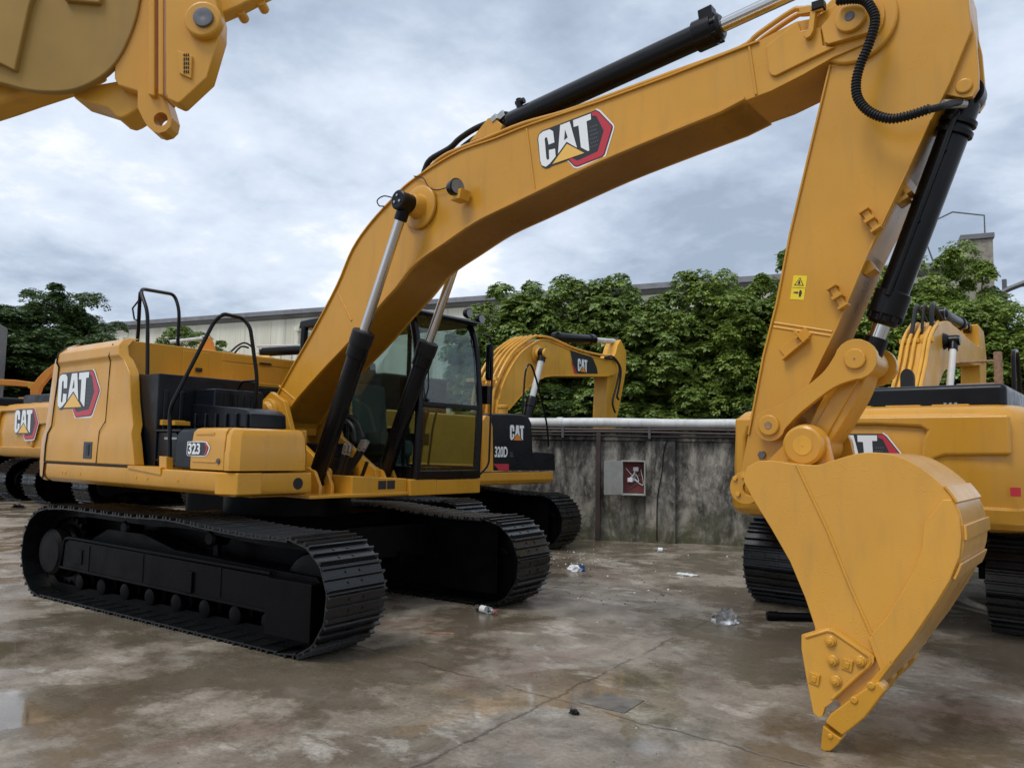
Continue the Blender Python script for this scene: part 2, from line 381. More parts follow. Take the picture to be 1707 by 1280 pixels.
def text(parent, body, size, Mx, mtl, name='lettering', narrow=.75, weight=.02):
    c = bpy.data.curves.new(name, 'FONT'); c.body = body; c.size = size; c.offset = weight*size; c.extrude = .001
    o = bpy.data.objects.new(name, c); COL.objects.link(o)
    dg = bpy.context.evaluated_depsgraph_get(); me = bpy.data.meshes.new_from_object(o.evaluated_get(dg)); me.name = name
    bpy.data.objects.remove(o)
    me.transform(Mx @ Matrix.Diagonal((narrow, 1, 1, 1)))
    me.materials.clear(); me.materials.append(mtl)
    o = bpy.data.objects.new(name, me); COL.objects.link(o)
    if parent is not None: o.parent = parent
    return o
def basis(o, u, v):
    u, v = Vector(u).normalized(), Vector(v).normalized(); n = u.cross(v)
    return Matrix.Translation(Vector(o)) @ Matrix((u, v, n)).transposed().to_4x4()
# ---------------------------------------------------------------- excavator parts
def track_path():
    top = [(1.80, .818), (1.35, .815), (.85, .835), (.25, .872), (-.35, .862), (-.95, .868), (-1.45, .872), (-1.82, .852)]
    p = arc((1.80, .423), .395, -90, 90, 26)
    p += [(v.x, v.y) for v in spline([Vector((a, b, 0)) for a, b in top], 8)][1:]
    p += arc((-1.82, .43), .41, 98, 262, 26)
    p.append((-1.80, .028))
    p += [(-1.80+3.6*i/30, .028) for i in range(1, 30)]
    return p
def resample(path, n):
    P = [Vector(p) for p in path]; P.append(P[0]); L = [0]
    for a, b in zip(P, P[1:]): L.append(L[-1]+(b-a).length)
    o = []; T = L[-1]
    for k in range(n):
        s = T*k/n; i = 0
        while L[i+1] < s: i += 1
        t = (s-L[i])/max(1e-9, L[i+1]-L[i]); p = P[i].lerp(P[i+1], t); o.append(p)
    return o, T
TP, TLEN = resample(track_path(), 50)
PITCH_ = TLEN/50
def shoe_mesh(w_):
    m = MB(); h = PITCH_/2; y = w_/2
    m.prism([(-h, -.004), (h-.014, -.004), (h+.004, -.011), (h+.012, -.004), (h-.004, .008), (-h+.01, .008)], -y+.008, y-.008)
    for k, x in enumerate((-h+.018, .0, h-.022)):
        c = .012 if k != 1 else 0
        m.prism([(x-.015, .006), (x-.007, .034), (x+.007, .034), (x+.015, .006)], -y+c, y-c)
    for yy in (-.07, .07):
        for x in (-.040, .038): m.cyl((x, yy, .006), (x, yy, .016), .011, n=6)
    o = m.build('track_shoe', M['track'], None, bevel=.0018, seg=1); me = o.data
    mods = o; return o
def make_undercarriage(root, yaw, gauge=2.38, w_=.6, proto=None, detail=True, flip=False, sides=(-1, 1)):
    """root: excavator Empty (upper machine axes); the undercarriage is turned by yaw against it"""
    rot = (0, 0, R(yaw)+(math.pi if flip else 0))
    for s in sides:
        yc = s*gauge/2; out_ = s
        ch = MB()
        P2_ = TP+[TP[0]]
        for yy in (-.075, .045):
            inner = []
            n = len(TP)
            for i, p in enumerate(TP):
                d = (TP[(i+1) % n]-TP[i-1]).normalized(); nn = Vector((d.y, -d.x)); inner.append((p, p-nn*.085))
            for i in range(n):
                a, b = inner[i], inner[(i+1) % n]
                q = [(a[0].x, a[0].y), (b[0].x, b[0].y), (b[1].x, b[1].y), (a[1].x, a[1].y)]
                ch.prism(q, yc+yy, yc+yy+.03)
        tr = ch.build('track', M['frameblk'], root, bevel=0); tr.rotation_euler = rot
        n = len(TP)
        for i, p in enumerate(TP):
            d = (TP[(i+1) % n]-TP[i-1]).normalized()
            o = proto.copy(); COL.objects.link(o); o.parent = tr
            z = Vector((d.y, 0, -d.x)); x = Vector((d.x, 0, d.y))
            # x along travel, z outward
            y = z.cross(x)
            o.matrix_parent_inverse = Matrix()
            o.matrix_local = Matrix.Translation((p.x, yc, p.y)) @ Matrix((x, y, z)).transposed().to_4x4()
        # wheels
        wh = MB()
        for yy0, yy1 in ((-.05, .05),):
            prof = []
            for k in range(21*4):
                a = 2*math.pi*k/(21*4); rr = .345 if (k % 4) in (0, 1) else .30
                prof.append((-1.82+rr*math.cos(a), .43+rr*math.sin(a)))
            wh.prism(prof, yc-.03, yc+.03)
        wh.turned((-1.82, yc+out_*.02, .43), (-1.82, yc+out_*1, .43), [(0, .26), (.05, .26), (.08, .235), (.18, .225), (.21, .19), (.215, .05)], n=32)
        for k in range(12):
            a = 2*math.pi*k/12; c = (-1.82+.2*math.cos(a), .43+.2*math.sin(a)); wh.cyl((c[0], yc+out_*.19, c[1]), (c[0], yc+out_*.215, c[1]), .014, n=6)
        o = wh.build('sprocket', M['frameblk'], root, bevel=.004); o.rotation_euler = rot
        wh = MB(); wh.turned((1.80, yc-.09, .42), (1.80, yc+.1, .42), [(0, .2), (.02, .29), (.04, .31), (.05, .24), (.13, .24), (.14, .31), (.16, .29), (.18, .2)], n=32)
        wh.cyl((1.8, yc-.16, .42), (1.8, yc+.16, .42), .09)
        o = wh.build('idler', M['frameblk'], root, bevel=.004); o.rotation_euler = rot
        for k in range(8):
            x = -1.42+k*.40; m = MB()
            m.turned((x, yc-.13, .165), (x, yc+.2, .165), [(0, .04), (.01, .075), (.05, .075), (.06, .06), (.10, .06), (.11, .085), (.13, .085), (.14, .06), (.2, .06), (.21, .085), (.23, .085), (.235, .04), (.26, .04)], n=16)
            o = m.build('track_roller', M['frameblk'], root, bevel=.003); o.rotation_euler = rot
        for x in (-.75, .55):
            m = MB(); m.turned((x, yc-.09, .73), (x, yc+.09, .73), [(0, .05), (.02, .07), (.06, .055), (.12, .055), (.16, .07), (.18, .05)], n=16)
            m.box(x-.03, x+.03, yc-.02, yc+.02, .5, .72)
            o = m.build('carrier_roller', M['frameblk'], root, bevel=.003); o.rotation_euler = rot
        f = MB()
        yo = yc+out_*.205; yi = yc-out_*.19
        y0, y1 = min(yo, yi), max(yo, yi)
        # long box beam with sloped top, its outer face stepped by two rails
        f.prism([(-1.58, .30), (1.50, .27), (1.50, .53), (-1.48, .575), (-1.56, .54)], y0, y1)
        f.ribbon([(-1.50, .585), (1.50, .545)], .022, yo-.012, yo+.012)
        f.ribbon([(-1.62, .295), (1.50, .262)], .022, yo-.012, yo+.012)
        f.tube(fillet([(-1.45, yo, .59), (-1.57, yo, .585), (-1.60, yo, .40), (-1.64, yo, .285)], .05), .014, 8)
        f.box(1.50, 2.0, yc-.25 if out_ < 0 else yc-.10, yc+.10 if out_ < 0 else yc+.25, .12, .53)
        f.prism([(1.50, .52), (2.0, .50), (1.94, .56), (1.50, .57)], yc-.15, yc+.15)
        f.box(-1.95, 1.9, yc-out_*.195-.01, yc-out_*.195+.01, .12, .80)  # thin inner plate added to block light through the gap above the beam
        f.box(-1.36, -1.22, yo-.012*out_-.003, yo+.012*out_+.003, .36, .5) if detail else None
        f.box(.44, .54, yo-.02, yo+.02, .30, .47)
        for x in (-1.1, -.2, .9): f.box(x-.008, x+.008, yo-.006, yo+.006, .31, .55)
        f.prism([(-1.3, .575), (-1.0, .70), (-.4, .70), (.1, .60), (1.45, .56), (1.45, .5), (-1.4, .5)], yc-.10, yc+.10)
        for x in (-1.05, .05, 1.05):   # roller guards
            f.box(x-.16, x+.16, yc-out_*.16-.007, yc-out_*.16+.007, .05, .27)
        # sloping inner brace to the centre
        f.prism([(-.95, .45), (-.55, .80), (.55, .80), (.95, .45), (.95, .32), (-.95, .32)], min(yi, yi-out_*.35), max(yi, yi-out_*.35))
        o = f.build('track_frame', M['frameblk'], root, bevel=.012, seg=3); o.rotation_euler = rot
    c = MB()
    c.prism([(-.62, .40), (-.75, .62), (-.6, .86), (.6, .86), (.75, .62), (.62, .40)], -.85, .85)
    for s in (-1, 1):
        for t_ in (-1, 1): c.prism([(t_*.2, s*.1), (t_*.75, s*.1), (t_*1.0, s*.98), (t_*.55, s*.98)], .42, .74, ax='z')
    c.cyl((0, 0, .84), (0, 0, 1.07), .62, n=40)
    o = c.build('car_body', M['frameblk'], root, bevel=.01); o.rotation_euler = (0, 0, R(yaw))

SHOE = shoe_mesh(.6)
def hyd(root, a, b, r, rod_r, body_len, mtl='black', eye=True, flipflange=False, rodm='chrome', seam=True):
    """hydraulic cylinder from a (barrel end) to b (rod end)"""
    a, b = Vector(a), Vector(b); d = (b-a).normalized(); L_ = (b-a).length
    m = MB(); m.turned(a, b, [(0, r*.55), (.03, r*.9), (.06, r), (body_len-.20, r), (body_len-.195, r*1.22), (body_len-.06, r*1.22), (body_len-.055, r*1.08), (body_len-.02, r*1.06), (body_len, rod_r*1.5)], n=28)
    n_ = d.orthogonal().normalized(); q = d.to_track_quat('Z', 'Y')
    for k in range(8):
        o_ = q @ Vector((r*1.10*math.cos(math.pi*k/4), r*1.10*math.sin(math.pi*k/4), 0)); m.cyl(a+d*(body_len-.06)+o_, a+d*(body_len-.025)+o_, .013, n=6)
    if seam:
        o_ = q @ Vector((r*1.15, 0, 0)); m.tube([a+d*.12+o_*.8, a+d*.18+o_*1.12, a+d*(body_len*.55)+o_*1.12, a+d*(body_len-.3)+o_*1.12, a+d*(body_len-.16)+o_*1.25], .017, 8)
        for t_ in (.25, .55): m.tube([a+d*body_len*t_+o_*.7, a+d*body_len*t_+o_*1.15], .022, 8)
    if eye:
        ax = Vector((0, 1, 0)); m.cyl(a-ax*.055, a+ax*.055, r*1.05, n=24)
    cy = m.build('cylinder', M[mtl], root, bevel=.004)
    m = MB(); m.cyl(a+d*(body_len-.05), b, rod_r, n=28)
    rd = m.build('rod', M[rodm], cy, bevel=0)
    if eye:
        m = MB(); ax = Vector((0, 1, 0)); m.cyl(b-ax*.055, b+ax*.055, rod_r*1.75, n=28); m.cyl(b-d*.16, b-d*.03, rod_r*1.35, n=20)
        m.build('rod_eye', M[mtl], cy, bevel=.004)
    return cy

# ================================================================ the big yellow excavator in the middle
EX = thing('excavator', 'big yellow excavator with black tracks, its bucket tip on the ground', 'excavator', (0, 0, 0), -4, 'yellow excavators in the yard')
make_undercarriage(EX, 4, proto=SHOE)
YB = .235     # half width of the boom
def TB(pts, lat=-YB): return [side(x, y, lat) for x, y in pts]
V3 = lambda p, y: (p[0], y, p[1])
top_ = TB([(452, 673), (485, 612), (519, 553), (560, 475), (586, 414), (618, 368), (657, 326), (677, 306), (712, 281), (765, 250), (824, 229), (882, 206), (996, 168), (1113, 125), (1230, 79), (1264, 66), (1325, 34), (1356, 28), (1419, 9)])
pin = side(1421, 35, -YB)
low_ = TB([(1419, 67), (1387, 94), (1337, 123), (1284, 150), (1242, 166), (1200, 188), (1113, 223), (996, 272), (890, 323), (853, 341), (794, 370), (742, 405), (692, 441), (660, 480), (633, 510), (584, 568), (535, 620), (490, 672), (466, 712)])
top_ = [tuple(v)[:2] for v in spline([Vector((a, b, 0)) for a, b in top_[:13]], 4)]+top_[13:]
i_c = 9
low_s = low_[:6]+[tuple(v)[:2] for v in spline([Vector((a, b, 0)) for a, b in low_[6:]], 4)]
r_n = .17
nose = arc(pin, r_n, 100, -60, 12)
boom_poly = top_[:-1]+nose+low_s[1:]
footp = side(452, 690, -.3)
foot_arc = arc(footp, .20, -80, -200, 8)
m = MB(); m.prism(boom_poly+[(footp[0]+.05, footp[1]-.2), (footp[0]-.12, footp[1]-.14), (footp[0]-.2, footp[1])], -YB+.018, YB-.018)
boom = m.build('boom', M['yellow'], EX, bevel=.004)
m = MB()
m.ribbon(top_[:len(top_)-3], -.014, -YB, YB); m.ribbon(low_s[4:-1], -.022, -YB-.008, YB+.008)
for a, b in (((876, 213), (890, 322)), ((561, 486), (584, 534)), ((463, 643), (492, 668)), ((1247, 74), (1259, 157))):
    p, q = side(*a, -YB), side(*b, -YB); m.tube([V3(p, -YB+.016), V3(q, -YB+.016)], .010, 8)
m.build('boom_flange', M['yellow'], boom, bevel=.003)
# nose plates
m = MB()
m.prism(TB([(1277, 78), (1281, 118), (1286, 126), (1293, 127), (1340, 104), (1392, 79), (1372, 77), (1368, 46), (1335, 52), (1330, 36)]), -YB-.004, -YB+.02)
m.prism([tuple(p) for p in TB([(1370, 47), (1376, 74), (1383, 76)])]+arc(pin, .145, -50, 100, 10), -YB-.022, -YB+.02)
m.turned(V3(pin, -YB-.02), V3(pin, -YB-1), [(0, .085), (.035, .085), (.04, .06), (.04, .03)], n=28)
m.build('boom_nose_plate', M['yellow'], boom, bevel=.006)
m = MB(); m.cyl(V3(pin, -YB-.056), V3(pin, -YB-.066), .028, n=16); m.build('pin', M['zinc'], boom, bevel=.003)
# boss for the boom cylinders + pin head
bp_ = side(700, 346, -YB)
for s in (-1, 1):
    m = MB(); m.turned(V3(bp_, s*(YB-.01)), V3(bp_, s*(YB+1)), [(0, .19), (.025, .19), (.035, .17), (.036, .11), (.12, .09), (.13, .085)], n=36)
    m.build('cylinder_boss', M['yellow'], boom, bevel=.004)
bc = .40
for s in (-1, 1):
    m = MB(); m.turned((bp_[0], s*(YB+.10), bp_[1]), (bp_[0], s*2, bp_[1]), [(0, .078), (.13, .078), (.14, .085), (.155, .085), (.165, .07)], n=28)
    m.build('boom_cylinder_pin', M['black'], boom, bevel=.003)
m = MB()
for k in range(3):
    a = R(90+120*k); m.cyl((bp_[0]+.035*math.cos(a), -YB-.255, bp_[1]+.035*math.sin(a)), (bp_[0]+.035*math.cos(a), -YB-.275, bp_[1]+.035*math.sin(a)), .012, n=8)
m.build('pin_bolt', M['steel'], boom, bevel=.001)
cf = side(527, 806, -bc+.02)
for s in (-1, 1):
    hyd(EX, (cf[0], s*bc, cf[1]), (bp_[0], s*bc, bp_[1]), .075, .042, 1.42)
    c = MB(); dd = (Vector((bp_[0], 0, bp_[1]))-Vector((cf[0], 0, cf[1]))).normalized(); a = Vector((cf[0], s*bc, cf[1]))+dd*1.33
    c.turned(a, a+dd, [(0, .094), (.03, .1), (.13, .1), (.14, .085)], n=20); c.build('hose_clamp', M['rubber'], EX, bevel=.003)
# stick cylinder above the boom
s0 = side(846, 208, 0); s1 = side(1198, 46, 0); s2 = side(1480, -84, 0)
ln = (Vector(s1)-Vector(s0)).length
sc_cyl = hyd(EX, V3(s0, 0), V3(s2, 0), .088, .048, ln+.03, seam=False)
m = MB(); dd = (Vector(V3(s1, 0))-Vector(V3(s0, 0))).normalized(); pz = Vector((-dd.z, 0, dd.x))
p = Vector(V3(s0, -.03))+dd*.16; m.cyl(p, p+pz*.15, .028); m.cyl(p+pz*.12-dd*.03, p+pz*.12+dd*.05, .025)
m.build('cylinder_port', M['black'], sc_cyl, bevel=.003); m = MB()
p = Vector(V3(s1, -.05))-dd*.05; m.box(-.05, .05, -.04, .04, 0, .13, Matrix.Translation(p) @ dd.to_track_quat('X', 'Z').to_matrix().to_4x4())
m.build('cylinder_port', M['black'], sc_cyl, bevel=.003)
m = MB(); q = [side(x, y, 0) for x, y in ((795, 243), (826, 204), (836, 203), (850, 216), (846, 226))]
for yy in (-.10, .06): m.prism(q, yy, yy+.04)
m.build('cylinder_bracket', M['yellow'], boom, bevel=.004)
# pipes and hoses along the top of the boom
for k, lat in enumerate((-.14, -.07, .07, .14)):
    m = MB(); off = .022
    pp = [side(x, y, -YB) for x, y in ((600, 395), (640, 343), (677, 303), (706, 275), (718, 264), (740, 252), (800, 228), (860, 204), (930, 184), (1010, 155), (1110, 118), (1222, 77), (1255, 52), (1310, 14), (1330, 9), (1400, 3), (1440, 0))]
    pts = [(a, lat, b+off*(0.4 if i < 2 else (1 if i > 4 else .7))) for i, (a, b) in enumerate(pp)]
    m.tube(spline(pts, 4), .017, 10); m.build('hydraulic_pipe', M['yellow'], boom, bevel=0)
for pl, rr, lat in (([(704, 300), (708, 284), (718, 266), (750, 247), (766, 232), (790, 216), (815, 205), (838, 197), (850, 196)], .026, .02), ([(770, 245), (790, 230), (806, 223), (822, 222)], .018, -.08), ([(846, 196), (862, 186), (872, 184)], .018, -.05)):
    m = MB(); m.tube(spline([V3(side(x, y, lat), lat) for x, y in pl], 5), rr, 12); m.build('hydraulic_hose', M['rubber'], boom, bevel=0)
m = MB(); m.box(-.035, .035, -.05, .05, -.03, .03, Matrix.Translation(V3(side(843, 197, 0), -.02)) @ Matrix.Rotation(R(-25), 4, 'Y'))
m.box(-.04, .02, -.09, -.05, -.025, .025, Matrix.Translation(V3(side(838, 203, 0), -.02)) @ Matrix.Rotation(R(-25), 4, 'Y')); m.build('hose_fitting', M['steel'], boom, bevel=.004)
m = MB(); m.tube(spline([V3(side(x, y, -YB-.01), -YB-.01) for x, y in ((655, 330), (640, 327), (629, 334), (632, 343), (640, 344))], 5), .006, 6); m.build('lamp_wire', M['rubber'], boom, bevel=0); m = MB()
m.tube(spline([V3(side(x, y, -YB-.008), -YB-.008) for x, y in ((690, 294), (705, 297), (715, 312), (728, 317), (745, 313))], 5), .005, 6); m.build('lamp_wire', M['rubber'], boom, bevel=0)
# work lamp on the boom
lp = side(758, 314, -YB-.1); m = MB()
m.turned((lp[0]-.045, -YB-.1, lp[1]-.0), (lp[0]+.05, -YB-.12, lp[1]+.0), [(0, .035), (.02, .06), (.08, .07), (.095, .07)], n=20)
lm = m.build('work_lamp', M['black'], boom, bevel=.003)
m = MB(); m.cyl((lp[0]+.048, -YB-.12, lp[1]), (lp[0]+.054, -YB-.122, lp[1]), .06, n=20); m.build('lens', M['lens'], lm, bevel=.001)
m = MB(); m.prism([(lp[0]-.03, lp[1]-.1), (lp[0]+.07, lp[1]-.1), (lp[0]+.09, lp[1]-.02), (lp[0]+.05, lp[1]-.02), (lp[0]+.02, lp[1]-.07)], -YB-.12, -YB+.0); m.build('lamp_bracket', M['yellow2'], lm, bevel=.003)
# hexagon logo on the boom
ca, sa = math.cos(R(4.3)), math.sin(R(4.3))
lg = logo(boom, lambda u, v, h: (3.26+u*ca-v*sa, -YB+.018-h, 3.56+u*sa+v*ca), .6625)
# T bracket on the nose
m = MB(); q = lambda x, y: side(x, y, -YB-.03)
m.prism([q(1352, 18), (q(1361, 18)), q(1357, 52), q(1352, 62), q(1345, 66), q(1340, 62), q(1348, 54)], -YB-.045, -YB-.0); m.prism([q(1333, 15), q(1334, 26), q(1373, 19), q(1372, 8)], -YB-.045, -YB-.028); m.build('pipe_bracket', M['yellow'], boom, bevel=.003)
m = MB(); m.box(-.035, .035, -.03, .03, -.025, .025, Matrix.Translation(V3(q(1365, 11), -YB-.03))); m.build('pipe_clamp', M['black'], boom, bevel=.004)
# corrugated hose hanging from the nose to the bucket cylinder
hp = [(1395, 2), (1437, 0), (1455, 19), (1458, 41), (1447, 78), (1434, 109), (1427, 140), (1431, 166), (1450, 187), (1481, 198), (1512, 194), (1552, 181)]
hs = [V3(side(x, y, -.34), -.34) for x, y in hp]
hs = spline(hs, 24); m = MB()
L_ = [0]
for a, b in zip(hs, hs[1:]): L_.append(L_[-1]+(b-a).length)
fine_ = []
nrg = int(L_[-1]/.0043); j = 0
for k in range(nrg+1):
    s_ = L_[-1]*k/nrg
    while j < len(L_)-2 and L_[j+1] < s_: j += 1
    t_ = (s_-L_[j])/max(1e-9, L_[j+1]-L_[j]); fine_.append(hs[j].lerp(hs[j+1], min(1, t_)))
m.tube(fine_, .03, 12, rf=lambda i: .028 if (i//2) % 2 else .0215)
m.build('corrugated_hose', M['rubber'], EX, bevel=0)
m = MB(); m.tube(spline([V3(side(x, y, l), l) for x, y, l in ((1545, 184, -.34), (1570, 178, -.3), (1590, 172, -.2), (1602, 171, -.12))], 5), .020, 10); hf = m.build('hose_end', M['rubber'], EX, bevel=0)
m = MB(); p = side(1596, 172, -.15); m.cyl((p[0]-.06, -.2, p[1]-.01), (p[0]+.03, -.1, p[1]+.005), .026, n=10); m.build('hose_fitting', M['steel'], hf, bevel=.002)

# ---- stick
YS = .17
TS = lambda pts, lat=-YS: [side(x, y, lat) for x, y in pts]
st = TS([(1383, 109), (1316, 390), (1294, 505), (1272, 592), (1247, 724), (1234, 790), (1226, 806), (1230, 830), (1250, 836), (1270, 815), (1308, 745), (1347, 647), (1396, 548), (1450, 421), (1472, 380), (1512, 291), (1553, 200), (1584, 137), (1619, 50), (1612, -30), (1570, -90), (1500, -120), (1450, -100), (1436, -20), (1416, 19), (1390, 60)])
m = MB(); m.prism(st, -YS, YS); stick = m.build('stick', M['yellow'], EX, bevel=.005)
m = MB()
m.ribbon(TS([(1316, 390), (1294, 505), (1272, 592), (1247, 724)]), .012, -YS-.014, YS+.014)
m.ribbon(TS([(1383, 109), (1316, 390)]), .012, -YS-.014, YS+.014)
m.ribbon(TS([(1347, 647), (1396, 548), (1450, 421), (1512, 291), (1553, 200)]), .012, -YS-.014, YS+.014)
for a, b in (((1290, 538), (1388, 553)), ((1289, 545), (1386, 560)), ((1386, 112), (1448, 90))):
    p, q = side(*a, -YS), side(*b, -YS); m.tube([V3(p, -YS+.002), V3(q, -YS+.002)], .009, 8)
m.build('stick_flange', M['yellow'], stick, bevel=.003)
for s in (-1, 1):
    m = MB(); m.turned(V3(pin, s*YS), V3(pin, s*(YS+1)), [(0, .235), (.022, .235), (.03, .225)], n=48); m.build('stick_boss', M['yellow'], stick, bevel=.004)
# lug for the bucket cylinder
bl = side(1608, 146, -.12)
m = MB(); q = TS([(1619, 30), (1627, 62), (1632, 120), (1632, 147), (1622, 163), (1606, 165), (1580, 160), (1571, 158), (1600, 92)], -.12)
for yy in (-.135, .095): m.prism(q, yy, yy+.04)
for s in (-1, 1): m.turned((bl[0], s*.125, bl[1]), (bl[0], s*1, bl[1]), [(0, .042), (.02, .042), (.025, .035)], n=28)
m.build('cylinder_lug', M['yellow'], stick, bevel=.004)
for a, b, c in (((1322, 574), 38, 1), ((1400, 497), 62, 0), ((1454, 370), 62, 0)):
    m = MB(); p = side(*a, -YS); Mx = Matrix.Translation(V3(p, -YS)) @ Matrix.Rotation(R(b if not c else -38), 4, 'Y')
    if c:
        m.box(-.10, .10, -.05, 0, -.045, -.035, Mx); m.box(-.10, .10, -.05, 0, .035, .045, Mx) if False else m.box(-.08, .12, -.012, 0, -.03, .03, Mx); m.box(.06, .07, -.06, 0, -.05, .05, Mx); m.cyl(Mx @ Vector((.05, -.04, 0)), Mx @ Vector((.05, -.07, 0)), .01, n=8)
    else:
        m.box(-.06, .06, -.05, 0, -.018, .018, Mx); m.box(-.075, -.06, -.07, 0, -.03, .03, Mx); m.box(.06, .075, -.07, 0, -.03, .03, Mx); m.box(-.01, .01, -.075, 0, -.03, .03, Mx)
    m.build('pipe_bracket', M['yellow'], stick, bevel=.002)
for a in ((1508, 320), (1503, 330), (1449, 447), (1363, 645)):
    m = MB(); p = side(*a, -.03); Mx = Matrix.Translation(V3(p, -.06)) @ Matrix.Rotation(R(62), 4, 'Y'); m.box(-.05, .05, -.06, .06, -.03, .035, Mx); m.build('stick_clip', M['yellow'], stick, bevel=.003)
# warning decal
a, b, c = Vector(V3(side(1323, 459, -YS), -YS-.002)), Vector(V3(side(1346, 460, -YS), -YS-.002)), Vector(V3(side(1317, 499, -YS), -YS-.002))
def dq(u, v, h): p = a+(b-a)*u+(c-a)*v; return (p.x, -YS-.002-h, p.z)
m = MB(); m.cur = 0
m.flat([(0, 0), (1, 0), (1, 1), (0, 1)], lambda u, v: dq(u, v, 0)); m.cur = 1
m.flat([(.5, .07), (.86, .42), (.14, .42)], lambda u, v: dq(u, v, .001)); m.flat([(.04, .5), (.96, .5), (.96, .515), (.04, .515)], lambda u, v: dq(u, v, .001))
m.flat([(.2, .68), (.42, .68), (.42, .74), (.2, .74)], lambda u, v: dq(u, v, .001)); m.flat([(.42, .64), (.55, .71), (.42, .78)], lambda u, v: dq(u, v, .001))
m.flat([(.62, .6), (.74, .6), (.8, .72), (.74, .88), (.62, .88), (.58, .72)], lambda u, v: dq(u, v, .001)); m.cur = 0
m.flat([(.5, .13), (.76, .39), (.24, .39)], lambda u, v: dq(u, v, .002)); m.cur = 1
m.flat([(.46, .2), (.54, .2), (.6, .36), (.4, .36)], lambda u, v: dq(u, v, .003))
m.build('warning_decal', [M['labely'], M['blackd']], stick, smooth=False, recalc=False)

# ---- bucket cylinder, links
lu = side(1427, 599, -.24); ll = side(1284, 709, -.24); bk = side(1345, 743, -.24)
ct = side(1604, 168, 0); hd_ = side(1478, 520, 0)
bcy = hyd(EX, V3(bl, 0), V3(lu, 0), .082, .048, (Vector(hd_)-Vector(bl)).length+.08)
m = MB(); dd = (Vector(V3(lu, 0))-Vector(V3(bl, 0))).normalized()
for t_, rr in ((.14, .1), (.2, .1)): m.cyl(Vector(V3(bl, 0))+dd*t_, Vector(V3(bl, 0))+dd*(t_+.03), rr)
p = Vector(V3(bl, 0))+dd*.3; m.box(-.02, .03, -.04, .04, -.13, .13, Matrix.Translation(p)); m.build('cylinder_clamp', M['black'], bcy, bevel=.003)
def dogbone(c0, r0, c1, r1, w0, n=10, curve=0.0):
    c0, c1 = Vector(c0), Vector(c1); d = (c1-c0); a = math.degrees(math.atan2(d.y, d.x)); L0 = d.length; d.normalize(); nn = Vector((-d.y, d.x))
    p = arc(c0, r0, a+50, a+310, 14)
    q = arc(c1, r1, a+180+50, a+180+310, 14)
    mid1 = (c0+c1)/2-nn*w0; mid2 = (c0+c1)/2+nn*w0
    A = [Vector((*p[-1], 0)), Vector((mid1.x-d.x*L0*.18, mid1.y-d.y*L0*.18, 0)), Vector((mid1.x+d.x*L0*.18, mid1.y+d.y*L0*.18, 0)), Vector((*q[0], 0))]
    B = [Vector((*q[-1], 0)), Vector((mid2.x+d.x*L0*.18, mid2.y+d.y*L0*.18, 0)), Vector((mid2.x-d.x*L0*.18, mid2.y-d.y*L0*.18, 0)), Vector((*p[0], 0))]
    return p+[(v.x, v.y) for v in spline(A, 5)][1:-1]+q+[(v.x, v.y) for v in spline(B, 5)][1:-1]
for s in (-1, 1):
    m = MB(); y0, y1 = sorted((s*.205, s*.255))
    m.prism(dogbone(ll, .095, lu, .115, .052), y0, y1)
    for c_, rr in ((ll, .062), (lu, .058)): m.turned((c_[0], s*.25, c_[1]), (c_[0], s*1, c_[1]), [(0, rr), (.022, rr), (.026, rr*.9)], n=28)
    l_ = m.build('side_link', M['yellow'], EX, bevel=.006)
    m = MB(); m.cyl((ll[0], s*.274, ll[1]), (ll[0], s*.280, ll[1]), .022, n=14); m.cyl((lu[0], s*.274, lu[1]), (lu[0], s*.279, lu[1]), .006, n=10); m.build('pin', M['rust'], l_, bevel=0)
m = MB(); m.prism(dogbone(bk, .10, lu, .085, .085), -.135, .135); m.cyl((lu[0], -.2, lu[1]), (lu[0], .2, lu[1]), .075)
m.prism(dogbone(bk, .06, lu, .06, .045), -.15, .15)
m.build('tipping_link', M['yellow'], EX, bevel=.01)

# ---- bucket: side plates lean in towards the back
SL = .13
def latb(X, Z): return -(.610-SL*(X+Z-5.5))
def sideb(x, y, off=0.):
    l = -.55
    for _ in range(8):
        q = side(x, y, l-off); l = latb(*q)
    return q
def B3(q, s, off=0.): return (q[0], s*(-latb(*q)+off), q[1])
def bplate(mb, pts, s, o0, o1):
    n = len(pts); v = [B3(p, s, o0) for p in pts]+[B3(p, s, o1) for p in pts]
    mb.add(v, [list(range(n)), list(range(2*n-1, n-1, -1))]+[(i, (i+1) % n, n+(i+1) % n, n+i) for i in range(n)])
def bribbon(mb, path, t, ext):
    P = [Vector(p) for p in path]; o = []
    for i in range(len(P)):
        d = (P[min(i+1, len(P)-1)]-P[max(i-1, 0)]).normalized(); o.append(P[i]+Vector((-d.y, d.x))*t)
    n = len(P); V = []
    for s in (-1, 1): V += [B3(p, s, ext) for p in path]+[(q.x, B3(p, s, ext)[1], q.y) for p, q in zip(path, o)]
    F = []
    for i in range(n-1):
        a, b, c, d = i, i+1, n+i+1, n+i
        F += [(a, b, c, d), (2*n+d, 2*n+c, 2*n+b, 2*n+a), (a, 2*n+a, 2*n+b, b), (d, c, 2*n+c, 2*n+d)]
    F += [(0, n, 3*n, 2*n), (n-1, 3*n-1, 4*n-1, 2*n-1)]; mb.add(V, F)
TK = lambda pts, off=.006: [sideb(x, y, off) for x, y in pts]
topb = [(1244, 779), (1264, 768), (1290, 768), (1324, 773), (1361, 775), (1386, 768), (1424, 757), (1455, 754), (1492, 759), (1524, 773), (1555, 795), (1580, 820), (1599, 850), (1607, 888), (1604, 925), (1588, 964), (1564, 1005), (1524, 1064), (1480, 1120), (1452, 1158)]
leftb = [(1404, 1180), (1366, 1120), (1358, 1044), (1342, 996), (1317, 936), (1285, 880), (1255, 832), (1239, 801)]
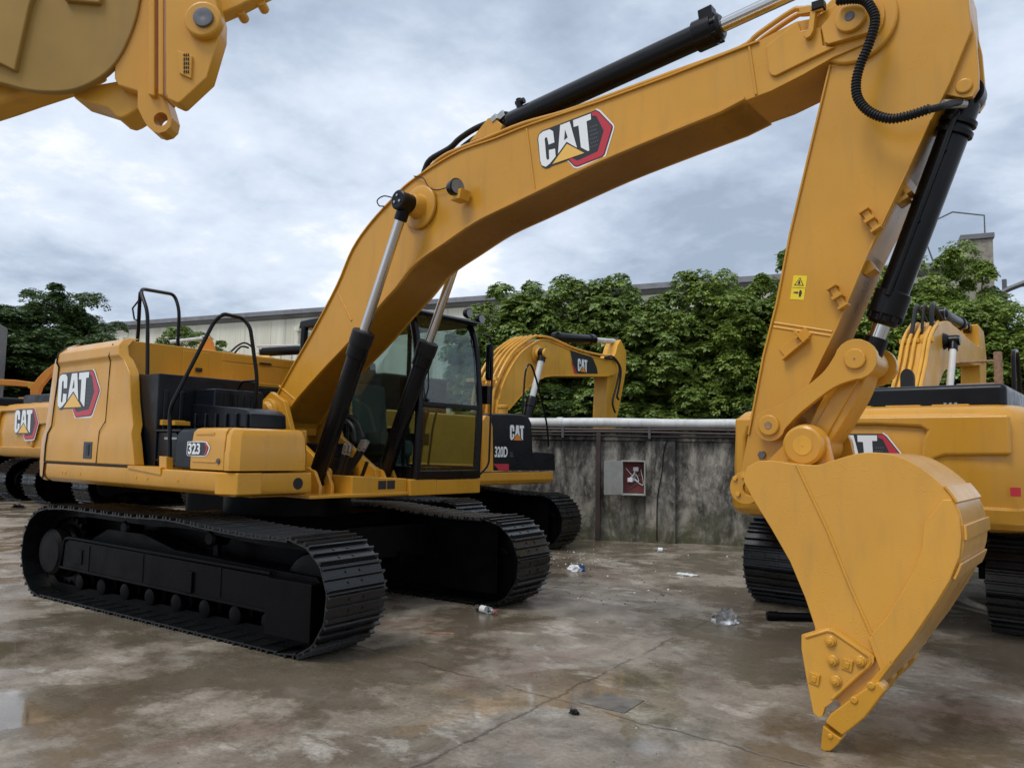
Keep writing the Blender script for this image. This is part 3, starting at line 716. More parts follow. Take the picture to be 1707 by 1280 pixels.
tb = TK(topb); lb = TK(leftb)
tb = tb[:1]+[(v.x, v.y) for v in spline([Vector((a_, b_, 0)) for a_, b_ in tb[1:-3]], 3)]+tb[-3:]
bkt = MB()
for s in (-1, 1): bplate(bkt, tb+lb, s, -.006, .006)
bribbon(bkt, tb, -.022, -.002)
bucket = bkt.build('bucket', M['wet'], EX, bevel=.004)
wp = TK([(1544, 870), (1575, 832), (1589, 832), (1602, 860), (1606, 893), (1603, 926), (1587, 966), (1564, 1004), (1524, 1063), (1480, 1118), (1455, 1056), (1480, 1028), (1506, 986), (1529, 946), (1540, 912)])
for s in (-1, 1):
    m = MB(); bplate(m, [(a_-.004, b_) for a_, b_ in wp], s, .004, .030); m.build('side_wear_plate', M['wet'], bucket, bevel=.006, seg=3)
    m = MB(); q = [sideb(x, y, .006) for x, y in ((1328, 775), (1378, 880), (1416, 975), (1455, 1062), (1476, 1112))]
    m.tube([B3(p, s, .006) for p in q], .010, 8); m.build('weld_bead', M['wet'], bucket, bevel=0)
    m = MB(); bplate(m, TK([(1449, 1062), (1456, 1058), (1478, 1112), (1469, 1117)]), s, .0, .03); m.build('side_bar', M['wet'], bucket, bevel=.005)
for i0, i1 in ((30, 34), (36, 39), (41, 44)):
    if i1 < len(tb): m = MB(); bribbon(m, tb[i0:i1], .014, .014); m.build('wear_strip', M['wet'], bucket, bevel=.004)
# ears that carry the linkage
m = MB()
ear = [side(x, y, -.24) for x, y in ((1262, 783), (1282, 768), (1305, 745), (1322, 726))]+arc(bk, .125, 130, 0, 10)+[side(x, y, -.24) for x, y in ((1382, 742), (1389, 770), (1392, 790), (1300, 800))]
for s in (-1, 1):
    m = MB(); m.prism(ear, *sorted((s*.21, s*.26))); m.turned((bk[0], s*.26, bk[1]), (bk[0], s*1, bk[1]), [(0, .115), (.05, .115), (.06, .1)], n=32)
    m.build('bucket_ear', M['yellow'], bucket, bevel=.006)
m = MB(); m.turned((bk[0], -.319, bk[1]), (bk[0], -1, bk[1]), [(0, .055), (.004, .055)], n=28); m.cyl((bk[0], -.323, bk[1]), (bk[0], -.326, bk[1]), .005, n=8); m.build('pin', M['yellow2'], bucket, bevel=.001)
m = MB(); fp = side(1245, 813, -.26)
m.holed(arc(fp, .098, 0, 354, 40), (fp[0]+.03, fp[1]), .045, -.285, -.25); m.build('pin_flange', M['yellow'], bucket, bevel=.004)
m = MB()
for x, y in ((1226, 797), (1231, 823), (1240, 793)):
    p = side(x, y, -.285); m.cyl(V3(p, -.283), V3(p, -.30), .014, n=14)
m.build('flange_bolt', M['yellow2'], bucket, bevel=.002)
m = MB(); p = side(1271, 758, -YS); m.cyl(V3(p, -YS), V3(p, -YS-.02), .025, n=6); m.build('grease_plug', M['zinc'], stick, bevel=.003)
# cutting edge, corner adapters and teeth
WT = .625
P_ = lambda x, y: side(x, y, -WT)
m = MB(); m.prism([P_(1478, 1104), P_(1482, 1112), P_(1440, 1168), P_(1404, 1198), P_(1400, 1188), P_(1440, 1145)], -WT+.03, WT-.03); m.build('cutting_edge', M['wet'], bucket, bevel=.004)
ad = [P_(*p) for p in ((1462, 1136), (1473, 1146), (1475, 1153), (1461, 1171), (1442, 1196), (1420, 1214), (1404, 1226), (1391, 1216), (1375, 1204), (1383, 1190), (1402, 1176), (1418, 1164), (1434, 1152))]
ad2 = [P_(*p) for p in ((1440, 1160), (1444, 1172), (1432, 1188), (1420, 1200), (1404, 1212), (1391, 1206), (1380, 1198), (1387, 1186), (1402, 1176), (1418, 1164))]
tp = [P_(*p) for p in ((1371, 1209), (1386, 1221), (1402, 1232), (1397, 1240), (1388, 1249), (1380, 1255), (1371, 1258), (1365, 1252), (1367, 1236))]
tp2 = [P_(*p) for p in ((1376, 1203), (1388, 1211), (1400, 1219), (1394, 1230), (1386, 1238), (1377, 1243), (1372, 1238), (1374, 1220))]
for k in range(5):
    y0 = -WT+k*(2*WT-.11)/4; a = MB(); A_, T_ = (ad, tp) if k == 0 else (ad2, tp2)
    a.prism(A_, y0, y0+.11)
    if k in (0, 4):
        c_ = P_(1452, 1142); a.cyl((c_[0], y0-.012, c_[1]), (c_[0], y0+.12, c_[1]), .020, n=14)
        c_ = P_(1424, 1166); a.cyl((c_[0], y0-.01, c_[1]), (c_[0], y0+.1, c_[1]), .02, n=12)
    to = a.build('tooth_adapter', M['wet'], bucket, bevel=.016, seg=3)
    a = MB(); n_ = len(T_); cz_ = min(z for x, z in T_)
    def nar(z, y): return y0+.055+(y-.055)*(.55+.45*min(1, (z-cz_)/.10))
    a.add([(x, nar(z, .006), max(z, .002)) for x, z in T_]+[(x, nar(z, .104), max(z, .002)) for x, z in T_], [list(range(n_)), list(range(2*n_-1, n_-1, -1))]+[(i, (i+1) % n_, n_+(i+1) % n_, n_+i) for i in range(n_)])
    if k == 0: c_ = P_(1383, 1227); a.cyl((c_[0], y0+.0, c_[1]), (c_[0], y0+.11, c_[1]), .013, n=16)
    a.build('tooth', M['yellow'], to, bevel=.007, seg=3)
sp = [(1335, 1058), (1377, 1046), (1389, 1048), (1400, 1055), (1450, 1089), (1456, 1095), (1456, 1104), (1450, 1113), (1387, 1170), (1374, 1180), (1370, 1194), (1364, 1196), (1355, 1189), (1344, 1134), (1335, 1081)]
for s in (-1, 1):
    m = MB(); q = [sideb(x, y, .05) for x, y in sp]; bplate(m, q, s, .006, .042)
    rim = [sideb(x, y, .05) for x, y in ((1342, 1062), (1378, 1051), (1388, 1053), (1448, 1094), (1450, 1103), (1446, 1110), (1386, 1165))]
    m.tube([B3(p, s, .042) for p in rim], .010, 8)
    for x, y in ((1412, 1108), (1357, 1131)):
        p = sideb(x, y, .05); Mx = Matrix.Translation(B3(p, s, .046)) @ Matrix.Rotation(R(8), 4, 'Y'); m.box(-.026, .026, -.008, .008, -.028, .028, Mx); m.box(-.012, .012, -.014, .014, -.014, .014, Mx)
    cu = m.build('side_cutter', M['wet'], bucket, bevel=.008, seg=3)
    for x, y in ((1384, 1069), (1388, 1101), (1434, 1102), (1393, 1135)):
        m = MB(); p = sideb(x, y, .05); c_ = Vector(B3(p, s, .040)); m.turned(c_, c_+Vector((0, s, 0)), [(0, .03), (.008, .03), (.012, .024), (.026, .022), (.028, .012), (.034, .01)], n=20); m.build('cutter_bolt', M['wet'], cu, bevel=.002)

# ---- upper body
def rbox(x0, x1, y0, y1, z0, z1): return MB().box(x0, x1, y0, y1, z0, z1)
m = MB()
m.prism([(-1.485, 1.30), (-1.49, 1.20), (-1.475, 1.15), (-1.42, 1.115), (-1.30, 1.105), (-1.1, 1.105), (-1.1, 1.295), (-1.47, 1.30)], -2.06, 1.18, ax='x')
m.prism([(1.30, 1.295), (1.305, 1.16), (1.285, 1.125), (1.22, 1.108), (1.0, 1.108), (1.0, 1.295)], -1.40, -.72)
m.prism([(1.18, -1.49), (1.305, -1.42), (1.305, -1.2), (1.1, -1.2), (1.1, -1.49)], 1.125, 1.298, ax='z')
rail = m.build('side_rail', M['yellow'], EX, bevel=.012)
m = MB(); m.turned((1.303, -.86, 1.205), (2, -.86, 1.205), [(0, .048), (.004, .048)], n=24); m.build('rail_hole_dark_disc', M['dark_fill'], rail, bevel=0)  # flat dark disc paints the shade inside a hole in the rail
m = MB()
for x in (-1.65, -1.58, -1.25, -.15, .05, .55):
    m.cyl((x, -1.487, 1.215), (x, -1.495, 1.215), .012, n=10)
m.build('rail_bolt', M['yellow'], rail, bevel=.001)
m = MB(); m.prism([(-.30, 1.315), (.28, 1.315), (.28, 1.25), (-.30, 1.29)], -1.499, -1.30); m.build('step_plate', M['yellow'], rail, bevel=.003)
# main frame, revolving deck, front lugs
m = MB(); m.box(-2.0, 1.0, -1.09, 1.35, 1.08, 1.20); m.box(.2, 1.28, -.72, .43, 1.07, 1.10)
for s in (-1, 1): m.prism([(-.25, 1.15), (1.0, 1.15), (1.0, 1.3), (.45, 1.62), (footp[0]+.22, footp[1]+.12), (footp[0], footp[1]+.22), (footp[0]-.2, footp[1]+.1), (-.35, 1.5)], *sorted((s*.26, s*.315)))
for s in (-1, 1):
    for q_ in (-.085, .05): m.prism([(.6, 1.09), (1.1, 1.09), (1.1, 1.17), (1.02, 1.30), (.92, 1.33), (.8, 1.28), (.7, 1.17)], s*bc+q_, s*bc+q_+.035)
deck = m.build('revolving_frame', M['yellow'], EX, bevel=.008)
m = MB(); m.turned((footp[0], -.315, footp[1]), (footp[0], -1, footp[1]), [(0, .15), (.04, .15), (.05, .12), (.08, .1), (.085, .06)], n=32); bo = m.build('boom_foot_boss', M['yellow'], deck, bevel=.006)
m = MB(); m.cyl((footp[0], -.39, footp[1]), (footp[0], -.42, footp[1]), .045, n=10); m.box(footp[0]-.03, footp[0]+.05, -.43, -.40, footp[1]-.1, footp[1]-.02); m.build('grease_fitting', M['steel'], bo, bevel=.004)
m = MB(); q = [side(x, y, -.31) for x, y in ((513, 722), (524, 722), (524, 790), (513, 790))]; m.box(.3, .9, -.66, -.62, 1.3, 1.6); m.build('inner_panel', M['yellow'], deck, bevel=.004)
# cab-side front sill
m = MB(); m.prism([(.43, 1.06), (.43, 1.22), (.80, 1.215), (.80, 1.06)], 1.0, 1.30, ax='x'); m.prism([(-.25, 1.06), (-.25, 1.26), (.43, 1.225), (.43, 1.06)], .7, 1.26, ax='x')
m.box(-.9, 1.30, .80, 1.46, 1.06, 1.21)
sill = m.build('cab_sill', M['yellow'], EX, bevel=.012)
m = MB()
for x0 in (.18, .29): m.box(1.262, 1.266, x0, x0+.10, 1.12, 1.20) if False else m.box(1.258, 1.262, x0-.12, x0-.02, 1.13, 1.21)
m.build('safety_label', M['blackd'], sill, bevel=0)
# counterweight
def cw_profile(x0, x1, ys, z0, z1):  # plan outline with rounded rear
    return
def loft(mb, secs):
    """secs: list of closed loops (same count) joined in order, capped"""
    n = len(secs[0]); V = [p for s in secs for p in s]; F = [list(range(n-1, -1, -1)), list(range((len(secs)-1)*n, len(secs)*n))]
    for k in range(len(secs)-1): F += [(k*n+i, k*n+(i+1) % n, (k+1)*n+(i+1) % n, (k+1)*n+i) for i in range(n)]
    mb.add(V, F)
def cw_plan(xf, xr, yh, bul, cx):
    """plan outline from the front right round the bowed rear to the front left"""
    p = [(xf, -yh), (xr+cx*1.7, -yh)]
    p += [(xr+cx*1.7*(1-math.sin(R(a)))**1.0, -yh+cx*(1-math.cos(R(a)))) for a in (22, 45, 68)]
    k = 9
    for i in range(k+1):
        y = -yh+cx+(2*yh-2*cx)*i/k; p.append((xr-bul*(1-((y)/(yh-cx))**2), y))
    p += [(xr+cx*1.7*(1-math.sin(R(a))), yh-cx*(1-math.cos(R(a)))) for a in (68, 45, 22)]
    p += [(xr+cx*1.7, yh), (xf, yh)]
    return p
m = MB()
secs = []
for z, g_, xr in ((1.12, .03, -2.47), (1.16, .0, -2.50), (1.30, .0, -2.53), (1.55, .0, -2.52), (1.66, .015, -2.48), (2.30, .03, -2.42), (2.38, .035, -2.40), (2.50, .10, -2.28), (2.53, .16, -2.20)):
    secs.append([(x, y, z) for x, y in cw_plan(-2.13+(.12 if z > 1.6 else 0), xr, 1.475-g_, .28, .22)])
loft(m, secs); m.build('counterweight', M['yellow'], EX, bevel=.015, seg=3)
# right rear door (side panel) with its shoulder, crease and waist
def dz(z): return 0
m = MB(); secs = []
door = [  # z, x rear, x front, lateral
 (1.315, -2.10, -.215, -1.485), (1.48, -2.09, -.26, -1.487), (1.60, -2.065, -.31, -1.484), (1.68, -2.05, -.345, -1.455), (1.90, -2.03, -.42, -1.452), (2.12, -2.0, -.47, -1.45), (2.17, -2.0, -.49, -1.448), (2.26, -1.995, -.58, -1.447), (2.29, -1.99, -.60, -1.45), (2.33, -1.985, -.64, -1.475), (2.42, -1.98, -.68, -1.47), (2.49, -1.97, -.73, -1.40), (2.515, -1.97, -.76, -1.32)]
for z, a_, b_, y in door: secs.append([(a_, y, z), (b_, y, z), (b_, y+.10, z), (a_, y+.10, z)])
loft(m, secs); dr = m.build('rear_side_door', M['yellow'], EX, bevel=.012, seg=3)
m = MB()
q = [(-.94, 1.32), (-.915, 1.62), (-.87, 1.72), (-.86, 2.28), (-.84, 2.33), (-.83, 2.45)]
ly = [-1.4885, -1.487, -1.456, -1.4505, -1.4785, -1.45]
m.tube([(a_, y, b_) for (a_, b_), y in zip(q, ly)], .0045, 6)
m.tube([(a_-.004, y-.002, z) for z, a_, b_, y in door[:-1]], .011, 6); m.tube([(-2.10, -1.487, 1.308), (-.22, -1.487, 1.308)], .008, 6)
m.tube([(-2.10, -1.489, 1.31), (-2.115, -1.488, 1.14)], .008, 6); m.build('door_seam', M['dark_fill'], dr, bevel=0)
m = MB(); m.box(-1.22, -1.04, -1.492, -1.47, 1.36, 1.52); ve = m.build('door_handle', M['blackd'], dr, bevel=.006)
m = MB(); m.box(-1.15, -1.09, -1.497, -1.49, 1.39, 1.50); m.build('handle_latch', M['navy'], ve, bevel=.003)
p0 = side(93, 692, -1.452); p1 = side(155, 617, -1.452)
wlg = (side(162, 650, -1.452)[0]-side(91, 660, -1.452)[0])
p0 = side(91, 697, -1.452)
logo(dr, lambda u, v, h: (p0[0]+.02+u+.05*v, -1.451-h+.0, p0[1]+v*.85), wlg*.99)
# hood over the engine, with the front wall seen between the hand rails
m = MB(); m.box(-2.15, -.80, -1.36, 1.40, 1.3, 2.46); m.prism([(-1.36, 2.17), (-1.36, 2.49), (1.40, 2.49), (1.40, 2.17)], -.82, -.74, ax='x')
hood = m.build('engine_hood', M['yellow'], EX, bevel=.01)
for a_, b_, z0, z1 in ((-.80, -.52, 2.20, 2.455), (-.36, .60, 2.19, 2.38), (-.36, .60, 2.395, 2.475), (.66, 1.34, 2.19, 2.47)):
    m = MB(); m.box(-.745, -.732, a_, b_, z0, z1); m.build('hood_panel', M['yellow'], hood, bevel=.004)
m = MB(); m.box(-.735, -.70, -.66, -.60, 2.25, 2.29); m.box(-.735, -.705, .08, .22, 2.40, 2.42); m.build('panel_latch', M['dark_fill'], hood, bevel=.004)
m = MB(); m.prism([(-1.0, 2.15), (-1.0, 2.185), (1.3, 2.175), (1.3, 2.13)], -.78, -.55, ax='x'); m.build('hood_ledge', M['yellow'], hood, bevel=.006)
m = MB(); m.box(-.78, -.12, -1.35, -.36, 1.3, 2.145); m.box(-.78, -.40, -.34, .45, 1.3, 2.12)
for x in (-.1, .05): m.box(-.13, -.105, -1.2+x, -1.15+x, 1.4, 2.0)
m.prism([(-.12, 1.32), (.30, 1.32), (.30, 1.55), (.18, 1.62), (-.12, 1.62)], -1.33, -1.05)
m.box(-.12, .22, -1.0, -.5, 1.3, 2.02); m.box(.22, .45, -.95, -.4, 1.3, 1.75)
pc = m.build('pump_compartment', M['navy'], EX, bevel=.03, seg=3)
m = MB()
for k in range(7): m.box(.222, .232, -.98+k*.07, -.955+k*.07, 1.45, 1.98)
m.box(.221, .226, -.99, -.5, 1.44, 1.99); m.build('louvre', M['black'], pc, bevel=.002)
for z in (1.36, 1.62): m = MB(); m.box(-.14, .32, -1.36, -1.30, z, z+.02); m.build('step_edge', M['black'], pc, bevel=.004)
m = MB()
for x, y, z in ((.1, -1.36, 1.56), (.22, -1.36, 1.56)): m.box(x-.05, x+.04, y, y+.03, z-.01, z+.01)
m.build('step_bolt', M['steel'], pc, bevel=.002)
m = MB(); q = [side(x, y, -1.25) for x, y in ((262, 700), (283, 700), (283, 709), (262, 709))]; m.prism(q, -1.32, -1.1); q = [side(x, y, -1.2) for x, y in ((289, 702), (300, 702), (300, 709), (289, 709))]; m.prism(q, -1.25, -1.1); m.build('step_tread', M['yellow'], pc, bevel=.003)
m = MB(); m.prism([side(x, y, -1.44) for x, y in ((269, 760), (281, 762), (281, 782), (269, 780))], -1.46, -1.40); m.build('step_bracket', M['yellow'], rail, bevel=.003)
# tool box with 323
m = MB(); secs = []
for z, g_ in ((1.312, .0), (1.34, 0), (1.46, 0), (1.53, .004), (1.61, .012), (1.638, .03), (1.648, .06)): secs.append([(.70+g_, -1.475+g_, z), (1.185, -1.475+g_, z), (1.185, -.70, z), (.70+g_, -.70, z)])
loft(m, secs); tbx = m.build('tool_box', M['yellow'], EX, bevel=.008, seg=3)
m = MB(); secs = []
for z, g_ in ((1.312, .0), (1.34, 0), (1.45, 0), (1.475, .006), (1.58, .012), (1.63, .035), (1.645, .07)): secs.append([(1.195, -1.475+g_, z), (1.26-g_*.3, -1.475+g_, z), (1.31-g_, -1.41+g_, z), (1.31-g_, -.80-g_*.5, z), (1.26-g_, -.75-g_*.5, z), (1.195, -.74-g_*.3, z)])
loft(m, secs); m.build('tool_box_front', M['yellow'], EX, bevel=.012, seg=3)
m = MB(); m.prism([(.74, 1.37), (1.08, 1.37), (1.08, 1.383), (.74, 1.383)], -1.481, -1.46); m.prism([(.76, 1.585), (1.03, 1.585), (1.03, 1.61), (.76, 1.60)], -1.470, -1.45); m.build('tool_box_rib', M['yellow'], tbx, bevel=.003)
m = MB(); m.cyl((1.12, -1.474, 1.385), (1.12, -1.487, 1.385), .022, n=14); m.build('lock', M['zinc'], tbx, bevel=.003)
x0_, z0_ = side(312, 757, -1.479); wd_ = side(346, 757, -1.479)[0]-x0_
m = MB(); yy = -1.4785
hexo = [(.68, 1.12), (.93, 1.08), (1.1, .62), (1.02, .12), (.9, -.14), (.70, -.16)]
m.cur = 0; m.flat([(x0_+u*wd_, z0_+v*.096) for u, v in [(-.04, .1), (-.02, 1.08)]+hexo+[(.0, -.12)]], lambda a_, b_: (a_, yy, b_))
m.cur = 1; m.flat([(x0_+u*wd_, z0_+v*.096) for u, v in [(-.02, .12), (.02, 1.02), (.68, 1.04), (.88, 1.02), (1.04, .6), (.96, .1), (.88, -.08), (.02, -.08)]], lambda a_, b_: (a_, yy-.001, b_))
m.cur = 2; m.flat([(x0_+u*wd_, z0_+v*.096) for u, v in [(.84, .98), (.90, .95), (1.0, .6), (.93, .1), (.84, -.04), (.80, 0), (.87, .15), (.93, .6), (.82, .95)]], lambda a_, b_: (a_, yy-.002, b_))
m.build('model_plate', [M['white'], M['blackd'], M['red']], tbx, smooth=False, recalc=False)
text(tbx, '323', .118, basis((x0_+.012, yy-.0035, z0_+.006), (1, 0, 0), (0, 0, 1)), M['white'], 'model_number', narrow=1.07, weight=.03)
# black pieces beside and behind the tool box
m = MB(); secs = []
for z, g_ in ((1.312, 0), (1.50, 0), (1.60, .01), (1.645, .04)): secs.append([(.43+g_*.6, -1.46+g_, z), (.695, -1.46+g_, z), (.695, -.9, z), (.43+g_*.6, -.9, z)])
loft(m, secs); m.build('step_side_cover', M['navy'], EX, bevel=.02, seg=3)
q0 = [side(x, y, -1.0) for x, y in ((305, 712), (303, 682), (306, 674), (312, 672), (400, 680), (414, 683), (421, 690), (422, 713))]
m = MB(); m.prism(q0, -1.02, -.66)
for k in range(6):
    p = side(328+k*17, 700, -1.02); m.box(p[0]-.012, p[0]+.012, -1.045, -1.0, 1.6, p[1]+.06)
m.build('tank_guard', M['navy'], EX, bevel=.015, seg=3)
m = MB(); random.seed(3)
for x, y, c in ((385, 668, 0), (395, 672, 1), (403, 674, 1), (378, 672, 0), (392, 664, 0)):
    p = side(x, y, -.6); m.box(p[0]-.04, p[0]+.04, -.63, -.55, p[1]-.05, p[1]+.02)
m.build('valve_block', M['cream'], EX, bevel=.006)
m = MB(); p = side(422, 688, -.62)
for k in range(2): m.cyl((p[0], -.66, p[1]+.02-.07*k), (p[0], -.60, p[1]+.02-.07*k), .022, n=12)
m.build('pipe_fitting', M['steel'], EX, bevel=.003)
# hand rails
def rail_tube(pts, r=.0175, name='hand_rail', rad=.09):
    m = MB(); m.tube(fillet([V3(side(x, y, l), l) for x, y, l in pts], rad, 5), r, 12); return m.build(name, M['black'], EX, bevel=0)
h_ = rail_tube([(244, 745, -1.3), (246, 600, -1.3), (246, 519, -1.3), (233, 481, -1.3), (291, 491, -.78), (299, 517, -.78), (294, 622, -.74)])
rail_tube([(234, 488, -1.28), (233, 500, -1.25), (230, 560, -1.2), (224, 620, -1.15)])
rail_tube([(283, 778, -1.42), (283, 690, -1.42), (287, 672, -1.42), (357, 536, -1.15), (372, 523, -1.1), (404, 530, -.85), (417, 545, -.8), (429, 632, -.72), (423, 700, -.70)])
rail_tube([(398, 672, -.62), (396, 650, -.62), (404, 636, -.62), (428, 634, -.70)], .012)
m = MB(); m.tube([V3(side(x, y, -1.25), -1.25) for x, y in ((232, 500), (221, 514), (224, 532), (229, 534))], .009, 8); m.build('mirror_bracket', M['black'], h_, bevel=0)

# ---- cab
CX0, CX1, CY0, CY1, CZ0 = -.62, 1.29, .50, 1.45, 1.215
CB = thing('cab', None, None); CB.parent = EX
m = MB()
def fr_top(y): return (1.17, y, 2.88)
for y in (CY0+.03, CY1-.03):
    m.tube(fillet([(1.27, y, CZ0), (1.30, y, 1.9), (1.24, y, 2.55), (1.15, y, 2.86), (.9, y, 2.9)], .2, 5), .042, 8)
    m.tube([(.22, y, CZ0), (.22, y, 2.9)], .03, 8); m.tube([(CX0+.03, y, CZ0), (CX0+.06, y, 2.85)], .045, 8)
    m.box(CX0, .25, min(y, y+.03), max(y, y+.03)-.0, CZ0, 1.75)
    m.box(.22, 1.28, y-.02, y+.02, CZ0, 1.34)
m.box(1.26, 1.31, CY0, CY1, CZ0, 1.30); m.box(1.285, 1.315, CY0+.03, CY1-.03, 1.925, 1.975)
m.box(CX0, CX0+.06, CY0, CY1, CZ0, 1.9)
m.box(CX0, 1.27, CY0, CY1, CZ0-.005, CZ0+.05)
fr = m.build('cab_frame', M['black'], CB, bevel=.008)
m = MB(); m.prism([(CX0-.02, 2.84), (CX0, 2.93), (.3, 2.965), (1.05, 2.94), (1.24, 2.88), (1.22, 2.84), (1.1, 2.82)], CY0-.0, CY1+.0); m.build('cab_roof', M['black'], CB, bevel=.025, seg=3)
m = MB(); m.prism([(1.05, 2.93), (1.30, 2.87), (1.32, 2.845), (1.05, 2.90)], CY0-.01, CY1+.01); m.build('rain_visor', M['black'], CB, bevel=.004)
def pane(name, pts, t):
    m = MB(); n_ = (Vector(pts[1])-Vector(pts[0])).cross(Vector(pts[-1])-Vector(pts[0])).normalized()*t; k = len(pts)
    m.add([Vector(p) for p in pts]+[Vector(p)+n_ for p in pts], [list(range(k)), list(range(2*k-1, k-1, -1))]+[(i, (i+1) % k, k+(i+1) % k, k+i) for i in range(k)])
    return m.build(name, M['glass'], CB, bevel=0)
def wind(z): # x of the curved windscreen
    for (z0, x0), (z1, x1) in zip(((1.3, 1.285), (1.95, 1.305), (2.45, 1.26), (2.7, 1.205), (2.86, 1.14)), ((1.95, 1.305), (2.45, 1.26), (2.7, 1.205), (2.86, 1.14), (3, 1.1))):
        if z <= z1: return x0+(x1-x0)*(z-z0)/(z1-z0)
def wpane(name, z0, z1, n=6):
    m = MB(); V = []; F = []
    for t in (0, .006):
        for i in range(n+1):
            z = z0+(z1-z0)*i/n
            V += [(wind(z)-t, CY0+.07, z), (wind(z)-t, CY1-.07, z)]
    for i in range(n):
        a = 2*i; b = 2*(n+1)+2*i
        F += [(a, a+1, a+3, a+2), (b, b+2, b+3, b+1), (a, a+2, b+2, b), (a+1, b+1, b+3, a+3)]
    F += [(0, b-b+2*(n+1), 2*(n+1)+1, 1)]; k = 2*n; F += [(k, k+1, 2*(n+1)+k+1, 2*(n+1)+k)]
    m.add(V, F); return m.build(name, M['glass'], CB, bevel=0)
wpane('windscreen', 1.975, 2.85); wpane('lower_windscreen', 1.30, 1.925)
for y in (CY0+.03, CY1-.03):
    pane('side_window', [(.26, y, 1.36), (1.24, y, 1.36), (1.26, y, 1.9), (1.2, y, 2.55), (1.1, y, 2.8), (.26, y, 2.84)], .005)
    pane('side_window', [(CX0+.09, y, 1.77), (.19, y, 1.77), (.19, y, 2.84), (CX0+.1, y, 2.82)], .005)
pane('rear_window', [(CX0+.03, CY0+.08, 1.92), (CX0+.03, CY1-.08, 1.92), (CX0+.05, CY1-.08, 2.8), (CX0+.05, CY0+.08, 2.8)], .005)
# wiper, lamps, mirror, front hand rail
m = MB(); m.tube([(1.30, CY0+.10, 1.99), (1.32, CY0+.12, 2.1), (1.30, CY0+.13, 2.5)], .008, 6); m.tube([(1.31, CY0+.10, 1.99), (1.31, CY0+.13, 1.99)], .02, 8); m.build('wiper', M['rubber'], CB, bevel=0)
for y in (CY1-.02, CY1-.22):
    m = MB(); m.turned((1.22, y, 2.95+(.0 if y < CY1-.1 else -.03)), (1.4, y, 2.93+(.0 if y < CY1-.1 else -.03)), [(0, .02), (.02, .045), (.06, .055), (.075, .055)], n=18); l_ = m.build('cab_lamp', M['black'], CB, bevel=.002)
    m = MB(); m.cyl((1.297, y, 2.94+(.0 if y < CY1-.1 else -.03)), (1.302, y, 2.94+(.0 if y < CY1-.1 else -.03)), .046, n=18); m.build('lens', M['lens'], l_, bevel=0)
m = MB(); m.tube(fillet([(1.28, 1.47, 2.75), (1.34, 1.55, 2.72), (1.33, 1.58, 2.3), (1.32, 1.57, 1.35), (1.28, 1.47, 1.25)], .08, 4), .011, 8); m.build('cab_hand_rail', M['black'], CB, bevel=0)
m = MB(); m.prism([(1.545, 2.28), (1.545, 2.62), (1.565, 2.66), (1.60, 2.66), (1.62, 2.62), (1.62, 2.3), (1.60, 2.26), (1.56, 2.26)], 1.26, 1.32, ax='x'); m.box(1.24, 1.34, 1.50, 1.56, 2.0, 2.2); m.build('mirror', M['black'], CB, bevel=.012)
# inside
m = MB(); m.box(.10, .55, .80, 1.22, 1.42, 1.60); m.box(.15, .5, .84, 1.18, 1.25, 1.42)
seat = m.build('seat', M['seat'], CB, bevel=.05, seg=3)
m = MB(); m.prism([(.02, 1.55), (.14, 1.57), (.06, 2.22), (-.08, 2.20)], .80, 1.22); m.build('backrest', M['seat'], seat, bevel=.04, seg=3)
m = MB(); m.prism([(-.09, 2.24), (.03, 2.24), (.0, 2.48), (-.10, 2.46)], .90, 1.12); m.build('headrest', M['seat'], seat, bevel=.03, seg=3)
for y in (.66, 1.27):
    m = MB(); m.box(.05, .62, y, y+.10, 1.55, 1.68); m.tube([(.56, y+.05, 1.68), (.58, y+.05, 1.84)], .018, 8); m.tube([(.58, y+.05, 1.82), (.60, y+.05, 1.92)], .028, 8); m.build('console', M['seat'] if y < 1 else M['inner'], CB, bevel=.015)
for y in (.90, 1.02):
    m = MB(); m.tube(spline([(.95, y, 1.32), (.98, y, 1.55), (1.02, y-.01, 1.75), (1.10, y-.04, 1.92)], 4), .012, 8); m.box(.9, 1.08, y-.05, y+.05, 1.28, 1.33); m.build('travel_lever', M['inner'], CB, bevel=.004)
m = MB(); m.box(.98, 1.10, .56, .60, 1.95, 2.22); m.tube([(1.04, .58, 1.3), (1.04, .58, 1.98)], .02, 8); m.build('display', M['inner'], CB, bevel=.006)
m = MB(); m.box(CX0+.06, CX0+.3, CY0+.08, CY1-.08, 1.3, 1.85); m.build('rear_shelf', M['inner'], CB, bevel=.02)
m = MB(); m.tube([(1.2, 1.2, 2.62), (1.16, 1.2, 2.55)], .01); m.build('interior_mirror', M['inner'], CB, bevel=0)
# hoses in front of the boom foot
random.seed(5)
for i, pl in enumerate(([(612, 735), (600, 760), (575, 795), (555, 800), (545, 785)], [(606, 735), (592, 762), (566, 800), (545, 805)], [(578, 740), (572, 760), (562, 790), (545, 800)], [(584, 741), (578, 765), (566, 795), (556, 812), (590, 800)], [(566, 700), (580, 702), (590, 715), (592, 735)], [(562, 720), (566, 700), (578, 692), (598, 705), (606, 730)], [(540, 778), (552, 786), (565, 800), (585, 812), (600, 800), (612, 770)])):
    lat = -.20+i*.06; m = MB(); m.tube(spline([V3(side(x, y, lat), lat) for x, y in pl], 6), .019, 10); h = m.build('hydraulic_hose', M['rubber'], EX, bevel=0)
    p = V3(side(*pl[0], lat), lat); q = V3(side(*pl[1], lat), lat); m = MB(); p, q = Vector(p), Vector(q); d = (q-p).normalized()
    m.cyl(p, p+d*.07, .026, n=8); m.cyl(p+d*.08, p+d*.1, .023, n=12); m.build('hose_fitting', M['steel'], h, bevel=.001)
